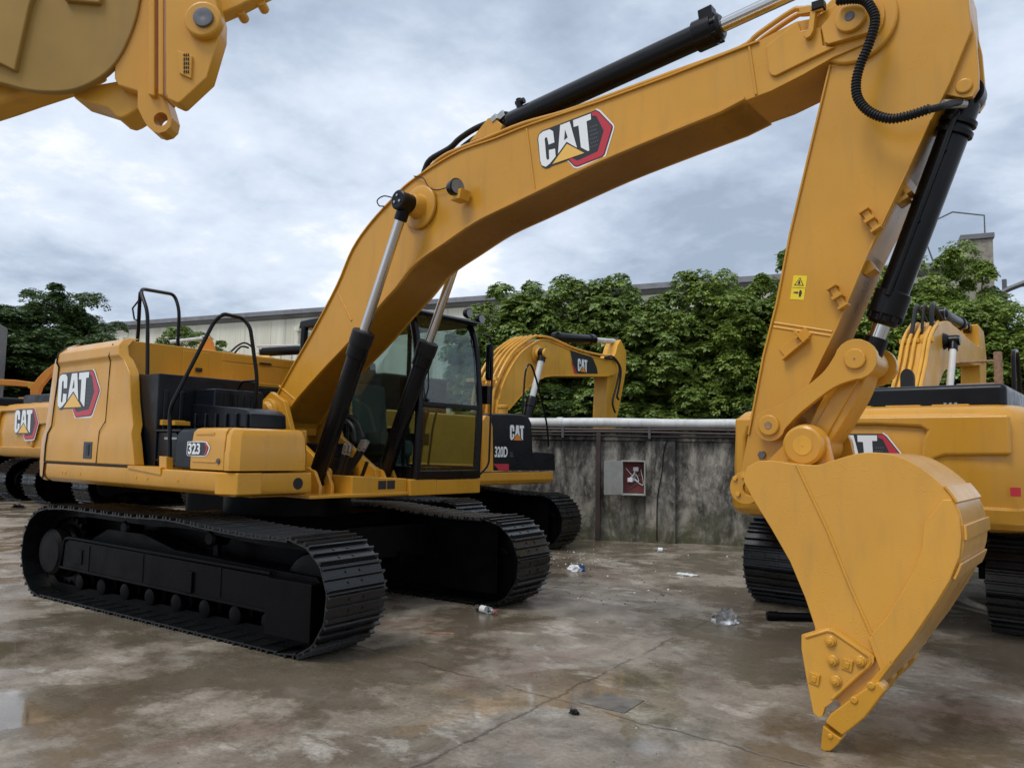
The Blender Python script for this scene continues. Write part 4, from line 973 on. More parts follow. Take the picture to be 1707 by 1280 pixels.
m = MB(); m.box(-.05, .75, -.2, .2, 1.2, 1.42); m.box(.35, .7, -.15, .15, 1.4, 1.55); m.build('swivel_block', M['black'], EX, bevel=.02)

# ================================================================ the yard: wall, pipes, switch box
WY = 22; WO = Vector((.3, 7.05, 0)); wa = R(WY); WD = Vector((math.cos(wa), math.sin(wa), 0)); WN = Vector((-math.sin(wa), math.cos(wa), 0))
def on_wall(x, y, off=0.):
    """pixel -> (s along wall, z) on the wall face, off metres in front of it"""
    return side(x, y, -off, WY, (WO.x, WO.y))
m = bpy.data.materials.new('stained_concrete'); m.use_nodes = True; t = m.node_tree; b = t.nodes['Principled BSDF']; L = t.links; M['wall'] = m
g = t.nodes.new('ShaderNodeTexCoord')
def wn_(scale, st, det=6, rough=.6, dist=0.):
    mm = t.nodes.new('ShaderNodeMapping'); mm.inputs['Scale'].default_value = st; n = t.nodes.new('ShaderNodeTexNoise'); n.inputs['Scale'].default_value = scale; n.inputs['Detail'].default_value = det; n.inputs['Roughness'].default_value = rough; n.inputs['Distortion'].default_value = dist
    L.new(g.outputs['Object'], mm.inputs[0]); L.new(mm.outputs[0], n.inputs[0]); return n.outputs[0]
def wr(v_, a, b_, lo=0., hi=1.):
    r_ = t.nodes.new('ShaderNodeMapRange'); L.new(v_, r_.inputs[0]); r_.inputs[1].default_value = a; r_.inputs[2].default_value = b_; r_.inputs[3].default_value = lo; r_.inputs[4].default_value = hi; return r_.outputs[0]
def wm(f, a, b_):
    n = t.nodes.new('ShaderNodeMixRGB')
    L.new(f, n.inputs[0])
    for i, c in ((1, a), (2, b_)):
        if isinstance(c, tuple): n.inputs[i].default_value = (*c, 1)
        else: L.new(c, n.inputs[i])
    return n.outputs[0]
sp_ = t.nodes.new('ShaderNodeSeparateXYZ'); L.new(g.outputs['Object'], sp_.inputs[0])
streak = wn_(2.0, (1.5, 1, .5), 9, .7, .5); blot = wn_(3.0, (1, 1, 1), 8, .7, .6); fine = wn_(14, (1, 1, .5), 6, .7)
c = wm(wr(streak, .42, .62), (.045, .042, .036), (.36, .335, .285)); c = wm(wr(blot, .48, .66, 0, .85), c, (.045, .042, .036)); c = wm(wr(fine, .5, .7, 0, .5), c, (.48, .46, .41))
mo = t.nodes.new('ShaderNodeMath'); mo.operation = 'MULTIPLY'; L.new(wr(sp_.outputs[2], .05, .75, 1, 0), mo.inputs[0]); L.new(wr(blot, .35, .6), mo.inputs[1]); c = wm(mo.outputs[0], c, (.075, .078, .035))
mo = t.nodes.new('ShaderNodeMath'); mo.operation = 'MULTIPLY'; L.new(wr(sp_.outputs[2], 1.1, 1.8, 0, 1), mo.inputs[0]); L.new(wr(streak, .6, .4), mo.inputs[1]); c = wm(mo.outputs[0], c, (.02, .019, .018))
L.new(c, b.inputs['Base Color']); b.inputs['Roughness'].default_value = .8
bp = t.nodes.new('ShaderNodeBump'); bp.inputs['Strength'].default_value = .5; bp.inputs['Distance'].default_value = .02; L.new(blot, bp.inputs['Height']); L.new(bp.outputs[0], b.inputs['Normal'])
WR = thing('yard_wall', 'stained grey concrete wall running behind the machines', 'wall', (WO.x, WO.y, 0), WY)
m = MB(); m.box(-3.3, 16, 0, .28, -.1, 1.72); m.build('wall_panel', M['wall'], WR, bevel=.01)
m = MB(); m.box(-3.3, 16, -.05, .33, 1.72, 1.86); m.build('coping', M['wall'], WR, bevel=.015)
sa_ = on_wall(1131, 900)[0]
for s_, w_, d_ in ((sa_-.55, .5, .09), (7.2, .5, .12), (11, .5, .12)):
    m = MB(); m.box(s_, s_+w_, -d_, 0, -.1, 1.72); m.build('pilaster', M['wall'], WR, bevel=.008)
m = MB(); sb = on_wall(998, 800)[0]; m.box(sb-.04, sb+.04, -.12, -.02, 0, 1.85); tag(m.build('steel_post', M['pipeb'], None, bevel=.006), 'dark rusty steel post standing against the concrete wall left of the open switch box', 'post')
bpy.data.objects['steel_post'].location = WO; bpy.data.objects['steel_post'].rotation_euler = (0, 0, wa)
def wall_thing(mb, name, mtl, label, cat, bevel=0, group=None, seg=2):
    o = mb.build(name, mtl, None, bevel=bevel, seg=seg); o.location = WO; o.rotation_euler = (0, 0, wa); return tag(o, label, cat, group)
random.seed(11)
m = MB(); m.tube([(-3.3+.5*i, .02, 2.03+.006*math.sin(i*1.3)) for i in range(39)], .082, 16)
for s_ in (-1.2, 2.0, 5.2, 8.4): m.cyl((s_, .02, 2.03), (s_+.1, .02, 2.03), .092, n=16)
wall_thing(m, 'water_pipe', M['pipew'], 'fat white water pipe lying along the top of the concrete wall', 'pipe')
for k, (y_, z_, r_) in enumerate(((-.07, 1.915, .022), (-.09, 1.865, .020), (-.10, 1.80, .018))):
    m = MB(); m.tube([(-3.3+.4*i, y_, z_+.008*math.sin(i*.7+k*2)) for i in range(48)], r_, 8)
    wall_thing(m, 'conduit', M['pipeb'] if k != 2 else M['rubber'], ('topmost of the three thin conduits under the white pipe', 'middle one of the three thin conduits under the white pipe', 'lowest black conduit under the white pipe on the wall')[k], 'pipe', group='conduits along the wall')
m = MB()
for i in range(12): m.box(-2.6+1.5*i, -2.56+1.5*i, -.12, .0, 1.76, 1.95)
wall_thing(m, 'pipe_bracket_row', M['zinc'], 'small steel brackets holding the conduits on the wall top', 'bracket')
bpy.data.objects['pipe_bracket_row']['kind'] = 'stuff'
# switch box
x0, z1 = on_wall(1037, 768, .18); x1, z0 = on_wall(1075, 825, .18)
SB = thing('switch_box', 'open grey metal electric switch box hanging on the concrete wall', 'electric box', WO+WD*x0+Vector((0, 0, z0)), WY)
W_, H_ = x1-x0, z1-z0; D_ = .18
m = MB(); t_ = .015
m.box(0, W_, -.012, 0, 0, H_); m.box(0, t_, -D_, -.012, 0, H_); m.box(W_-t_, W_, -D_, -.012, 0, H_); m.box(t_, W_-t_, -D_, -.012, 0, t_); m.box(t_, W_-t_, -D_, -.012, H_-t_, H_)
m.box(-.01, W_+.01, -D_-.02, -D_, H_-.012, H_+.012); m.box(-.01, W_+.01, -D_-.02, -D_, -.012, .012); m.box(-.012, .012, -D_-.02, -D_, 0, H_); m.box(W_-.014, W_+.01, -D_-.02, -D_, 0, H_)
grey_m = mat('box_paint', (.36, .37, .34), .5, var=.15, vscale=6, dirt=.4); m.build('case', grey_m, SB, bevel=.003)
m = MB(); Mx = Matrix.Translation((0, -D_-.02, 0)) @ Matrix.Rotation(R(222), 4, 'Z'); m.box(0, W_*.95, -.012, 0, -.0, H_, Mx); m.build('door', grey_m, SB, bevel=.003)
m = MB(); m.box(t_+.01, W_-t_-.01, -.04, -.014, .03, H_-.03); m.build('back_board', mat('red_board', (.16, .03, .03), .6), SB, bevel=.002)
for k, (u, v_) in enumerate(((.6, .75), (.35, .42))):
    m = MB(); m.box(W_*u-.05, W_*u+.04, -.09, -.04, H_*v_-.03, H_*v_+.04); m.build('fuse_holder', M['white'], SB, bevel=.006)
random.seed(2)
for k in range(5):
    a_ = (.05+.25*random.random(), .1+.8*random.random()); m = MB()
    m.tube(spline([(W_*random.uniform(.1, .9), -.05-.03*random.random(), H_*random.uniform(.15, .9)) for _ in range(4)], 6), .006, 6); m.build('cable', M['greyd'] if k % 2 else M['white'], SB, bevel=0)
m = MB(); q = [(1128, 724), (1118, 728), (1108, 745), (1103, 790), (1096, 830), (1095, 900)]
m.tube(spline([(on_wall(x, y, .1)[0], -.1, on_wall(x, y, .1)[1]) for x, y in q], 6), .009, 6)
wall_thing(m, 'hanging_cable', M['rubber'], 'thin black cable hanging down the wall right of the switch box', 'cable')

# ================================================================ warehouse behind
BY = 10; BO = Vector((-43.6, 20.7, 0))
WH = thing('warehouse', 'long pale warehouse with grey roof edge behind the trees', 'warehouse', BO, BY)
m = bpy.data.materials.new('old_panel_wall'); m.use_nodes = True; t = m.node_tree; b = t.nodes['Principled BSDF']; L = t.links; g = t.nodes.new('ShaderNodeTexCoord')
c = wm(wr(wn_(1.0, (1.2, 1, .12), 7, .65), .35, .7), (.80, .78, .65), (.60, .58, .46)); c = wm(wr(wn_(.6, (5, 1, .15), 5, .6), .55, .75, 0, .6), c, (.22, .22, .18)); L.new(c, b.inputs['Base Color']); b.inputs['Roughness'].default_value = .75; M['panel'] = m
BX0, BX1, BH = -3.0, 48.2, 9.1
m = MB(); m.box(BX0, BX1, 0, 14, 0, BH-.45); m.build('wall', M['panel'], WH, bevel=0)
m = MB()
for k in range(27): s_ = BX0+1.9*k; m.box(s_, s_+.05, -.025, 0, 0, BH-.45)
m.build('wall_rib', M['panel'], WH, bevel=0)
roofm = mat('roof_sheet', (.16, .165, .18), .6, var=.2, vscale=1)
m = MB(); m.prism([(-.25, BH-.30), (-.25, BH-.04), (7, BH+.8), (14.3, BH-.04), (14.3, BH-.30), (14.0, BH-.45), (0, BH-.45)], BX0-.6, BX1, ax='x'); m.build('roof', roofm, WH, bevel=0)
m = MB(); m.prism([(-.40, BH-.24), (-.40, BH), (-.25, BH), (-.25, BH-.24)], BX0-.6, BX1, ax='x')
m.build('gutter', mat('gutter_steel', (.22, .22, .23), .5, metal=.3, var=.2, vscale=2), WH, bevel=0)
for s_ in (2.5, 6.3, 16.2, 20.5, 24.6, 36.3):
    m = MB(); m.cyl((s_, -.12, 0), (s_, -.12, BH-1.15), .07, n=8); m.box(s_-.16, s_+.16, -.3, -.03, BH-1.2, BH-.95); m.build('downpipe', M['panel'], WH, bevel=0)
m = MB(); m.box(BX1, BX1+.95, -.9, .1, 0, 9.75); pl = m.build('gable_pillar', mat('grey_brick', (.27, .25, .2), .8, var=.3, vscale=6), WH, bevel=.02)
m = MB(); m.box(BX1-.12, BX1+1.0, -1.0, .2, 9.75, 9.95); m.build('pillar_cap', roofm, WH, bevel=.02)
m = MB(); m.box(BX1-2.6, BX1+.0, -.95, -.76, BH-.38, BH-.0); m.build('fascia_sign_board', mat('blue_sheet', (.05, .16, .42), .5), WH, bevel=0) if False else None
m = MB(); m.tube([(BX1-1.0, -.5, BH), (BX1-1.4, -.5, 10.5), (BX1-.3, -.5, 11.0), (BX1+.75, -.5, 10.75), (BX1+.75, -.5, 9.9)], .03, 6); m.build('roof_wire', M['zinc'], WH, bevel=0)
# gray lamp-post-like pipes at the far right edge
d1 = CAM+ray(1675, 465)*0
P_far = lambda x, y, dist: CAM+ray(x, y).normalized()*dist
m = MB(); a_, b_ = P_far(1655, 496, 24), P_far(1712, 470, 24); m.tube([a_, a_.lerp(b_, .5)+Vector((0, 0, .03)), b_], .07, 8); tag(m.build('slanting_pipe', M['zinc'], None, bevel=0), 'grey slanting pipe above the trees at the right edge', 'pipe')
m = MB(); a_ = P_far(1674, 466, 26); m.tube([a_, Vector((a_.x, a_.y, 0))], .06, 8); m.box(a_.x-.02, a_.x+.5, a_.y-.02, a_.y+.02, a_.z-.25, a_.z-.21); tag(m.build('utility_pole', M['zinc'], None, bevel=0), 'thin grey pole rising out of the trees by the right edge', 'pole')

# ================================================================ trees
def leaf_mat(name, c1, c2):
    m = bpy.data.materials.new(name); m.use_nodes = True; t = m.node_tree; b = t.nodes['Principled BSDF']; L = t.links
    ge = t.nodes.new('ShaderNodeNewGeometry'); rp = t.nodes.new('ShaderNodeValToRGB'); L.new(ge.outputs['Random Per Island'], rp.inputs[0])
    e_ = rp.color_ramp.elements; e_[0].color = (*c1, 1); e_[1].color = (*c2, 1); k = e_.new(.5); k.color = (*[(a+b_)/2*.9 for a, b_ in zip(c1, c2)], 1)
    L.new(rp.outputs[0], b.inputs['Base Color']); b.inputs['Roughness'].default_value = .42; b.inputs['Specular IOR Level'].default_value = .5
    tr = t.nodes.new('ShaderNodeBsdfTranslucent'); L.new(rp.outputs[0], tr.inputs[0]); mx = t.nodes.new('ShaderNodeMixShader'); mx.inputs[0].default_value = .28
    L.new(b.outputs[0], mx.inputs[1]); L.new(tr.outputs[0], mx.inputs[2]); L.new(mx.outputs[0], t.nodes['Material Output'].inputs[0]); return m
LM = [leaf_mat('broad_leaf', (.10, .17, .032), (.29, .38, .085)), leaf_mat('vine_leaf', (.11, .18, .026), (.32, .42, .08)), leaf_mat('dark_leaf', (.05, .09, .026), (.12, .19, .055))]
bark = mat('bark', (.11, .085, .06), .85, var=.3, vscale=12, bump=.4, bscale=30)
def crown_mesh(seed, rx, rz, kind, nros, nblob=46, leaf=.13, size=1.0):
    rg = np.random.default_rng(seed); V = []; 
    # blobs inside an uneven envelope
    B = []
    while len(B) < nblob:
        p = rg.uniform(-1, 1, 3); r = np.linalg.norm(p)
        if r > 1 or r < .25: continue
        B.append((p*np.array([rx, rx, rz])*rg.uniform(.75, 1.12), rg.uniform(.09, .27)*rx))
    cs = np.array([b[0] for b in B]); rs = np.array([b[1] for b in B])
    k = rg.integers(0, nblob, nros); d = rg.normal(size=(nros, 3)); d /= np.linalg.norm(d, axis=1)[:, None]
    d[:, 2] = np.where(d[:, 2] < -.3, -d[:, 2], d[:, 2])
    pos = cs[k]+d*(rs[k]*rg.uniform(.55, 1.08, nros)**.6)[:, None]
    nl = 7 if kind == 0 else 4
    up = d*.7+np.array([0, 0, .75])+rg.normal(size=(nros, 3))*.25; up /= np.linalg.norm(up, axis=1)[:, None]
    ref = rg.normal(size=(nros, 3)); a = np.cross(up, ref); a /= np.linalg.norm(a, axis=1)[:, None]; b_ = np.cross(up, a)
    for j in range(nl):
        th = 2*np.pi*j/nl+rg.uniform(-.3, .3, nros); u = a*np.cos(th)[:, None]+b_*np.sin(th)[:, None]; w_ = np.cross(up, u)
        ln = (leaf*rg.uniform(.75, 1.3, nros)*size)[:, None]; wd = ln*(.30 if kind == 0 else .42)
        dr = (rg.uniform(-.1, .6, nros))[:, None] if kind == 0 else rg.uniform(-.4, .6, nros)[:, None]
        p0 = pos+u*ln*.15; p1 = pos+u*ln*.6-up*dr*ln*.15; tip = pos+u*ln*1.1-up*dr*ln*.75
        V.append(np.stack([p0, p1+w_*wd, tip, p1-w_*wd], 1))
    V = np.concatenate(V).reshape(-1, 3); n = len(V)//4
    me = bpy.data.meshes.new('crown'); me.vertices.add(len(V)); me.vertices.foreach_set('co', V.ravel().astype('f'))
    me.loops.add(4*n); me.loops.foreach_set('vertex_index', np.arange(4*n, dtype='i')); me.polygons.add(n)
    me.polygons.foreach_set('loop_start', np.arange(0, 4*n, 4, dtype='i')); me.polygons.foreach_set('loop_total', np.full(n, 4, 'i'))
    me.update(calc_edges=True); me.materials.append(LM[kind]); return me, cs
CR_ = {}
for key, (seed, kind, nros, nb, leaf) in dict(a=(1, 0, 11500, 170, .064), b=(2, 0, 11000, 140, .067), c=(3, 0, 12000, 190, .060), d=(4, 1, 24000, 220, .042), e=(5, 1, 23000, 190, .044), f=(6, 2, 22000, 180, .040)).items():
    CR_[key] = crown_mesh(seed, 1, 1.5, kind, nros, nb, leaf)
def tree(label, x, dist, ytop, rx, key, name='broadleaf_tree', low=.8, spin=None, group='trees beyond the wall'):
    P = CAM+ray(x, 755).normalized()*dist; top = (CAM+ray(x, ytop)*(Vector((P.x-CAM.x, P.y-CAM.y)).length/Vector((ray(x, ytop).x, ray(x, ytop).y)).length)).z
    T = thing(name, label, 'tree', (P.x, P.y, 0), random.uniform(0, 360) if spin is None else spin, group)
    cz = (top+low)/2; rz = (top-low)/2/1.05
    me, cs = CR_[key]; cw = bpy.data.objects.new('crown', me); COL.objects.link(cw); cw.parent = T; cw.location = (0, 0, cz); cw.scale = (rx, rx, rz/1.5)
    m = MB(); random.seed(int(x)); ln_ = Vector((random.uniform(-.3, .3), random.uniform(-.3, .3), 0))
    m.tube(spline([(0, 0, -.1), tuple(ln_*.3+Vector((0, 0, cz*.35))), tuple(ln_+Vector((0, 0, cz*.8))), tuple(ln_*1.3+Vector((0, 0, cz+rz*.4)))], 4), .1, 8, rf=lambda i: .11*(1-i/16))
    for i in range(12):
        c_ = cs[(i*3) % len(cs)]; s_ = Vector((0, 0, cz*.35+random.random()*cz*.5))+ln_*.6; e_ = Vector((c_[0]*rx, c_[1]*rx, cz+c_[2]*rz/1.5))
        m.tube([s_, s_.lerp(e_, .5)+Vector((0, 0, .12)), e_], .03, 5, rf=lambda k: .04*(1-k*.35))
    m.build('trunk', bark, T, bevel=0)
    return T
tree('large-leaved tree beyond the wall right above the front machine cab', 812, 23.8, 506, 1.5, 'a', low=1.2)
tree('large-leaved tree with a pointed top left of the small excavator boom top', 868, 21.8, 468, 1.7, 'b', low=1.0)
tree('large-leaved tree rising behind the black cylinder of the smaller boom', 938, 21.3, 466, 1.8, 'c', low=.9)
tree('tall large-leaved tree above the hanging stick of the smaller boom', 1012, 21.3, 463, 1.8, 'a', low=.8)
tree('large-leaved tree in front of the pale warehouse gap, lower than its neighbours', 1078, 20.8, 486, 1.7, 'b', low=.8)
tree('large-leaved tree over the open switch box', 1142, 20.8, 470, 1.8, 'c', low=.8)
tree('dense yellow-green tree at the left of the raised stick', 1212, 20.8, 452, 1.75, 'd', 'dense_tree', low=.9)
tree('dense tree with its top behind the left edge of the big stick', 1290, 20.8, 436, 1.9, 'e', 'dense_tree', low=.9)
tree('dense tree mostly hidden behind the big stick', 1385, 20.8, 440, 1.9, 'd', 'dense_tree', low=.9)
tree('dense vine-covered tree just right of the big stick', 1468, 20.3, 446, 1.7, 'e', 'dense_tree', low=.9)
tree('tallest dense vine-covered tree behind the black bucket cylinder', 1545, 20.8, 410, 1.75, 'd', 'dense_tree', low=.9)
tree('dense tree below the grey pillar of the warehouse', 1612, 20.3, 452, 1.6, 'e', 'dense_tree', low=.9)
tree('dense tree below the slanting pipe', 1668, 19.8, 505, 1.5, 'd', 'dense_tree', low=.8)
tree('dense tree at the right edge behind the black rail', 1722, 19.8, 520, 1.5, 'e', 'dense_tree', low=.8)
# undergrowth between the trunks
for i, x in enumerate((850, 980, 1110, 1240, 1370, 1500, 1630)):
    tree(('low bush under the leftmost large-leaved trees', 'low bush behind the stick of the smaller machine', 'low bush over the wall near the switch box', 'low bush behind the wall left of the big stick', 'low bush hidden behind the lower half of the big stick', 'low bush behind the rusty-railed machine', 'low bush behind the machine at the right edge')[i], x, 20.5, 640, 1.8, 'cfafded'[i], 'bush', low=.3, group='bushes behind the wall')
tree('big dark tree at the left edge', 8, 33, 508, 3.0, 'f', 'dark_tree', low=1.0, group='trees at the left')
tree('tall dark tree with the highest crown at the left', 80, 34, 472, 2.4, 'f', 'dark_tree', low=1.2, group='trees at the left')
tree('dark tree beside the left end of the warehouse', 128, 35, 516, 1.3, 'f', 'dark_tree', low=1.2, group='trees at the left')
tree('dark tree leaning in from outside the left edge', -60, 33, 500, 3.4, 'f', 'dark_tree', low=1.0, group='trees at the left')
tree('small tree in front of the warehouse seen between the hand rails', 300, 27, 545, 1.5, 'a', 'small_tree', low=1.5, group='trees at the left')

# ================================================================ other machines
SHOE3 = shoe_mesh(.6)
# ---- machine at the right, seen from behind
A3, O3 = 85, (5.3, 4.87)
X3 = thing('excavator', 'yellow excavator at the right with its rear to us, black hood and black tracks', 'excavator', (O3[0], O3[1], 0), A3, 'yellow excavators in the yard')
make_undercarriage(X3, 0, gauge=2.15, proto=SHOE3)
RW = 1.285
def F3(x, y, X=-2.85): return front(x, y, X, A3, O3)
m = MB(); secs = []
for z, g_, xr in ((.925, .10, -2.70), (.95, .03, -2.78), (1.0, .005, -2.82), (1.115, 0, -2.84), (1.12, .02, -2.80), (1.40, .02, -2.82), (1.80, .03, -2.80), (1.88, .05, -2.76), (1.93, .09, -2.70), (1.955, .15, -2.60)):
    secs.append([(x, y+.04, z) for x, y in cw_plan(-1.7, xr, RW-g_, .02, .2)])
loft(m, secs); cw3 = m.build('counterweight', M['yellow'], X3, bevel=.02, seg=3)
# raised field framing the recessed decal
pl_ = [F3(x, y) for x, y in ((1212, 815), (1212, 745), (1222, 712), (1250, 700), (1400, 703), (1538, 708), (1553, 714), (1556, 726), (1548, 745), (1541, 765), (1535, 815))]
m = MB()
fr_ = [(1.18, 1.125), (1.18, 1.86), (-1.08, 1.86), (-1.08, 1.54), (-.62, 1.53), (-.54, 1.50), (-.50, 1.43), (-.47, 1.125), (-.40, 1.125), (-.43, 1.5), (-.455, 1.66), (-.49, 1.73), (-.44, 1.765), (-.1, 1.785), (.95, 1.79), (1.05, 1.76), (1.08, 1.68), (1.1, 1.125)]
m.prism(fr_, -2.865, -2.80, ax='x'); m.build('rear_relief', M['yellow'], cw3, bevel=.028, seg=4)
l0 = F3(1362, 745)[0]; wl3 = l0-F3(1501, 745)[0]; zl3 = F3(1440, 724)[1]-.56*wl3
logo(cw3, lambda u, v, h: (-2.846-h, l0-u, zl3+v), wl3)
for px, py in ((1215, 800), (1700, 820)):
    l_, z_ = F3(px, py); l_ = max(min(l_, 1.15), -1.10); m = MB(); m.box(-2.868, -2.864, l_-.035, l_+.035, z_-.035, z_+.035); m.build('reflector', M['red'], cw3, bevel=0)
m = MB(); m.box(-2.5, -.9, -1.02, .95, 1.92, 2.14); hd3 = m.build('rear_hood', M['navy'], X3, bevel=.05, seg=4)
m = MB()
for l_ in (-.62, -.25, .15): m.box(-2.60, -2.50, l_-.14, l_+.14, 1.945, 1.965)
m.build('hood_hinge', M['yellow'], hd3, bevel=.004)
m = MB()
for l_ in (-.66, -.62, -.58): m.cyl((-2.58, l_, 1.965), (-2.58, l_, 1.98), .014, n=8)
m.build('hinge_bolt', M['steel'], hd3, bevel=0)
m = MB(); m.box(-1.9, 1.3, -1.2, 1.2, .98, 1.12); m.build('revolving_frame', M['yellow'], X3, bevel=.02)
m = MB(); m.box(-1.7, -.2, -1.2, 1.2, 1.12, 1.93); m.box(-.2, 1.2, -1.2, -.45, 1.12, 1.85); m.build('side_covers', M['yellow'], X3, bevel=.03)
# boom of the rear machine, with pipes over its back
def rotp(p, c, a): a = R(a); x, z = p[0]-c[0], p[1]-c[1]; return (c[0]+x*math.cos(a)-z*math.sin(a), c[1]+x*math.sin(a)+z*math.cos(a))
def extra_boom(root, ang, bw, dx=0, pipes=True, mtl='yellow2', rodm='pipew', lat=0, scale=.92):
    f = lambda p: (lambda q: (footp[0]+dx+(q[0]-footp[0])*scale, footp[1]-.15+(q[1]-footp[1])*scale))(rotp(p, footp, ang))
    m = MB(); m.prism([f(p) for p in boom_poly+[(footp[0], footp[1]-.15)]], lat-bw, lat+bw); bo_ = m.build('boom', M[mtl], root, bevel=.015)
    if pipes:
        for k, l_ in enumerate((-.9, -.62, .05, .45, .85)):
            tp_ = [f(p) for p in top_[2:26]]; m = MB(); m.tube([(p[0]-.03, lat+l_*bw, p[1]+.03) for p in tp_], .024, 8)
            for j in (6, 15): m.box(tp_[j][0]-.05, tp_[j][0]+.02, lat+l_*bw-.05, lat+l_*bw+.05, tp_[j][1]-.02, tp_[j][1]+.04)
            m.build('hydraulic_pipe', M[mtl], bo_, bevel=.002)
    b_ = f(bp_)
    for s in (-1, 1):
        m = MB(); m.cyl((b_[0], lat+s*bw*.9, b_[1]), (b_[0], lat+s*(bw+.06), b_[1]), .13, .09, n=20); m.cyl((b_[0], lat+s*(bw+.06), b_[1]), (b_[0], lat+s*(bw+.2), b_[1]), .07, n=16); m.build('cylinder_boss', M['black'], bo_, bevel=.004)
        hyd(root, (footp[0]+.85+dx, lat+s*(bw+.12), 1.25), (b_[0], lat+s*(bw+.12), b_[1]), .07, .045, 1.0, rodm=rodm, seam=False)
    return bo_, f
bo3, f3 = extra_boom(X3, -5, .18, lat=.42)
m = MB(); p = f3(bp_); m.prism([(-.09, 1.9), (-.09, 2.30)]+[(-.02-.07*math.cos(R(a)), 2.32+.10*math.sin(R(a))) for a in range(0, 181, 20)]+[(.05, 2.30), (.05, 1.9)], -.38, -.30, ax='x', M=Matrix.Translation((0, .22, .1))); m.build('boom_foot_dark_plate', M['dark_fill'], bo3, bevel=0)  # dark arch plate stands in for the shade inside the boom foot
# stick cylinder seen end-on above the boom and the raised end of the stick
q_ = f3(side(846, 208, 0)); r_ = f3(side(1300, 0, 0)); hyd(X3, (q_[0], .4, q_[1]), (r_[0], .4, r_[1]), .09, .05, 1.5, seam=False)
tp3 = f3(pin); m = MB(); m.prism([(tp3[0]-.35, tp3[1]+.5), (tp3[0]+.2, tp3[1]+.45), (tp3[0]+.4, tp3[1]), (tp3[0]-.3, tp3[1]-2.6), (tp3[0]-.5, tp3[1]-2.6), (tp3[0]-.25, tp3[1]-.2)], .25, .55); m.build('stick', M['yellow2'], X3, bevel=.02)
# rusty hand rail and black mirror arm on its right side
m = MB(); l1 = -.62; m.tube([(.2, l1, 1.8), (.2, l1, 2.72)], .045, 10)
for z_ in (2.36, 2.62): m.tube([(.2, l1, z_), (.2, l1+.42, z_)], .016, 8)
m.build('service_rail', M['rust'], X3, bevel=.004)
m = MB(); l2 = -.86; m.tube(fillet([(-.6, l2, 1.9), (-.62, l2, 2.62), (-.3, l2, 2.66), (-.1, l2, 2.0)], .1), .022, 8); m.build('hand_rail', M['black'], X3, bevel=0)
m = MB()
for k, (l_, w__) in enumerate(((.5, .03), (.4, .02), (.3, .03))): m.tube(spline([(1.3+.1*k, l_, 3.15), (1.6, l_, 3.55), (2.0, l_+.05, 3.62), (2.4, l_, 3.4)], 5), w__, 8)
m.build('hydraulic_hose', M['rubber'], X3, bevel=0)

# ---- machines further left in the same row, also tail to us
def row_machine(x, y, yaw, scale, label, boom=False, mark=None):
    c = thing('excavator', label, 'excavator', (x, y, 0), yaw, 'yellow excavators in the yard'); c.scale = (scale,)*3
    for ch in list(X3.children):
        nm = ch.name.split('.')[0]
        if nm in ('service_rail', 'hand_rail', 'hydraulic_hose'): continue
        if not boom and nm in ('boom', 'stick', 'cylinder'): continue
        k_ = copy_tree(ch, c)
        if nm == 'counterweight':
            for g_ in list(k_.children):
                if g_.name.startswith('logo'): bpy.data.objects.remove(g_)
            if mark:
                (xa, ya), (xb, yb) = mark; Xp = -2.84*scale
                l0_, z0_ = front(xa, ya, Xp, yaw, (x, y)); l1_, _ = front(xb, ya, Xp, yaw, (x, y)); w_ = (l0_-l1_)/scale
                logo(k_, lambda u, v, h: (-2.868-h, l0_/scale-u, z0_/scale+v), w_)
    return c
row_machine(-13.25, 6.9, 88, 1.25, 'yellow excavator at the left whose logo shows beside the big machine counterweight', mark=((25, 733), (65, 733)))
row_machine(-17.3, 6.9, 88, 1.25, 'leftmost yellow excavator, only the corner of its tail in view')
row_machine(-8.6, 8.0, 88, 1.15, 'yellow excavator hidden behind the big machine, only a track end showing')

# ---- 320D behind the cab, boom reaching over the wall
A2, O2 = 84, (-2.0, 4.2)
S2 = lambda x, y, l=-1.45: side(x, y, l, A2, O2)
X2 = thing('excavator', 'yellow and black excavator behind the cab, lettered 320D', 'excavator', (O2[0], O2[1], 0), A2, 'yellow excavators in the yard')
make_undercarriage(X2, -A2, proto=SHOE3)
m = MB(); m.prism([(-1.45, 1.18), (-1.45, 1.06), (-1.41, 1.0), (-1.3, .985), (-1.2, .985), (-1.2, 1.18)], -2.0, 1.74, ax='x'); m.build('side_rail', M['yellow'], X2, bevel=.012)
m = MB(); m.box(-2.0, 1.7, -1.2, 1.4, .98, 1.16); m.build('revolving_frame', M['yellow'], X2, bevel=.02)
m = MB(); secs = [[(x, y, z) for x, y in cw_plan(-1.9, -2.75, 1.38-g_, .25, .25)] for z, g_ in ((1.0, .04), (1.05, 0), (2.0, 0), (2.1, .06))]; loft(m, secs); m.build('counterweight', M['yellow'], X2, bevel=.02)
m = MB(); m.box(-1.88, -.02, -1.43, 1.3, 1.18, 2.02); m.build('engine_covers', M['yellow2'], X2, bevel=.03)
m = MB(); q = [S2(x, y) for x, y in ((803, 785), (803, 700), (809, 692), (816, 694), (820, 712), (821, 785))]; m.prism([(max(a, -.02), b) for a, b in q], -1.47, -1.2); m.build('yellow_door', M['yellow'], X2, bevel=.01)
tk = [S2(x, y) for x, y in ((821, 784), (821, 716), (817, 689), (868, 690), (876, 692), (883, 697), (887, 706), (889, 752), (891, 784))]
m = MB(); m.prism(tk, -1.45, -.5); tank = m.build('fuel_tank', M['navy'], X2, bevel=.03, seg=3)
bx = [S2(x, y) for x, y in ((889, 784), (889, 755), (892, 753), (921, 755), (925, 757), (926, 784))]; m = MB(); m.prism(bx, -1.45, -.75); m.build('tool_box', M['navy'], X2, bevel=.012)
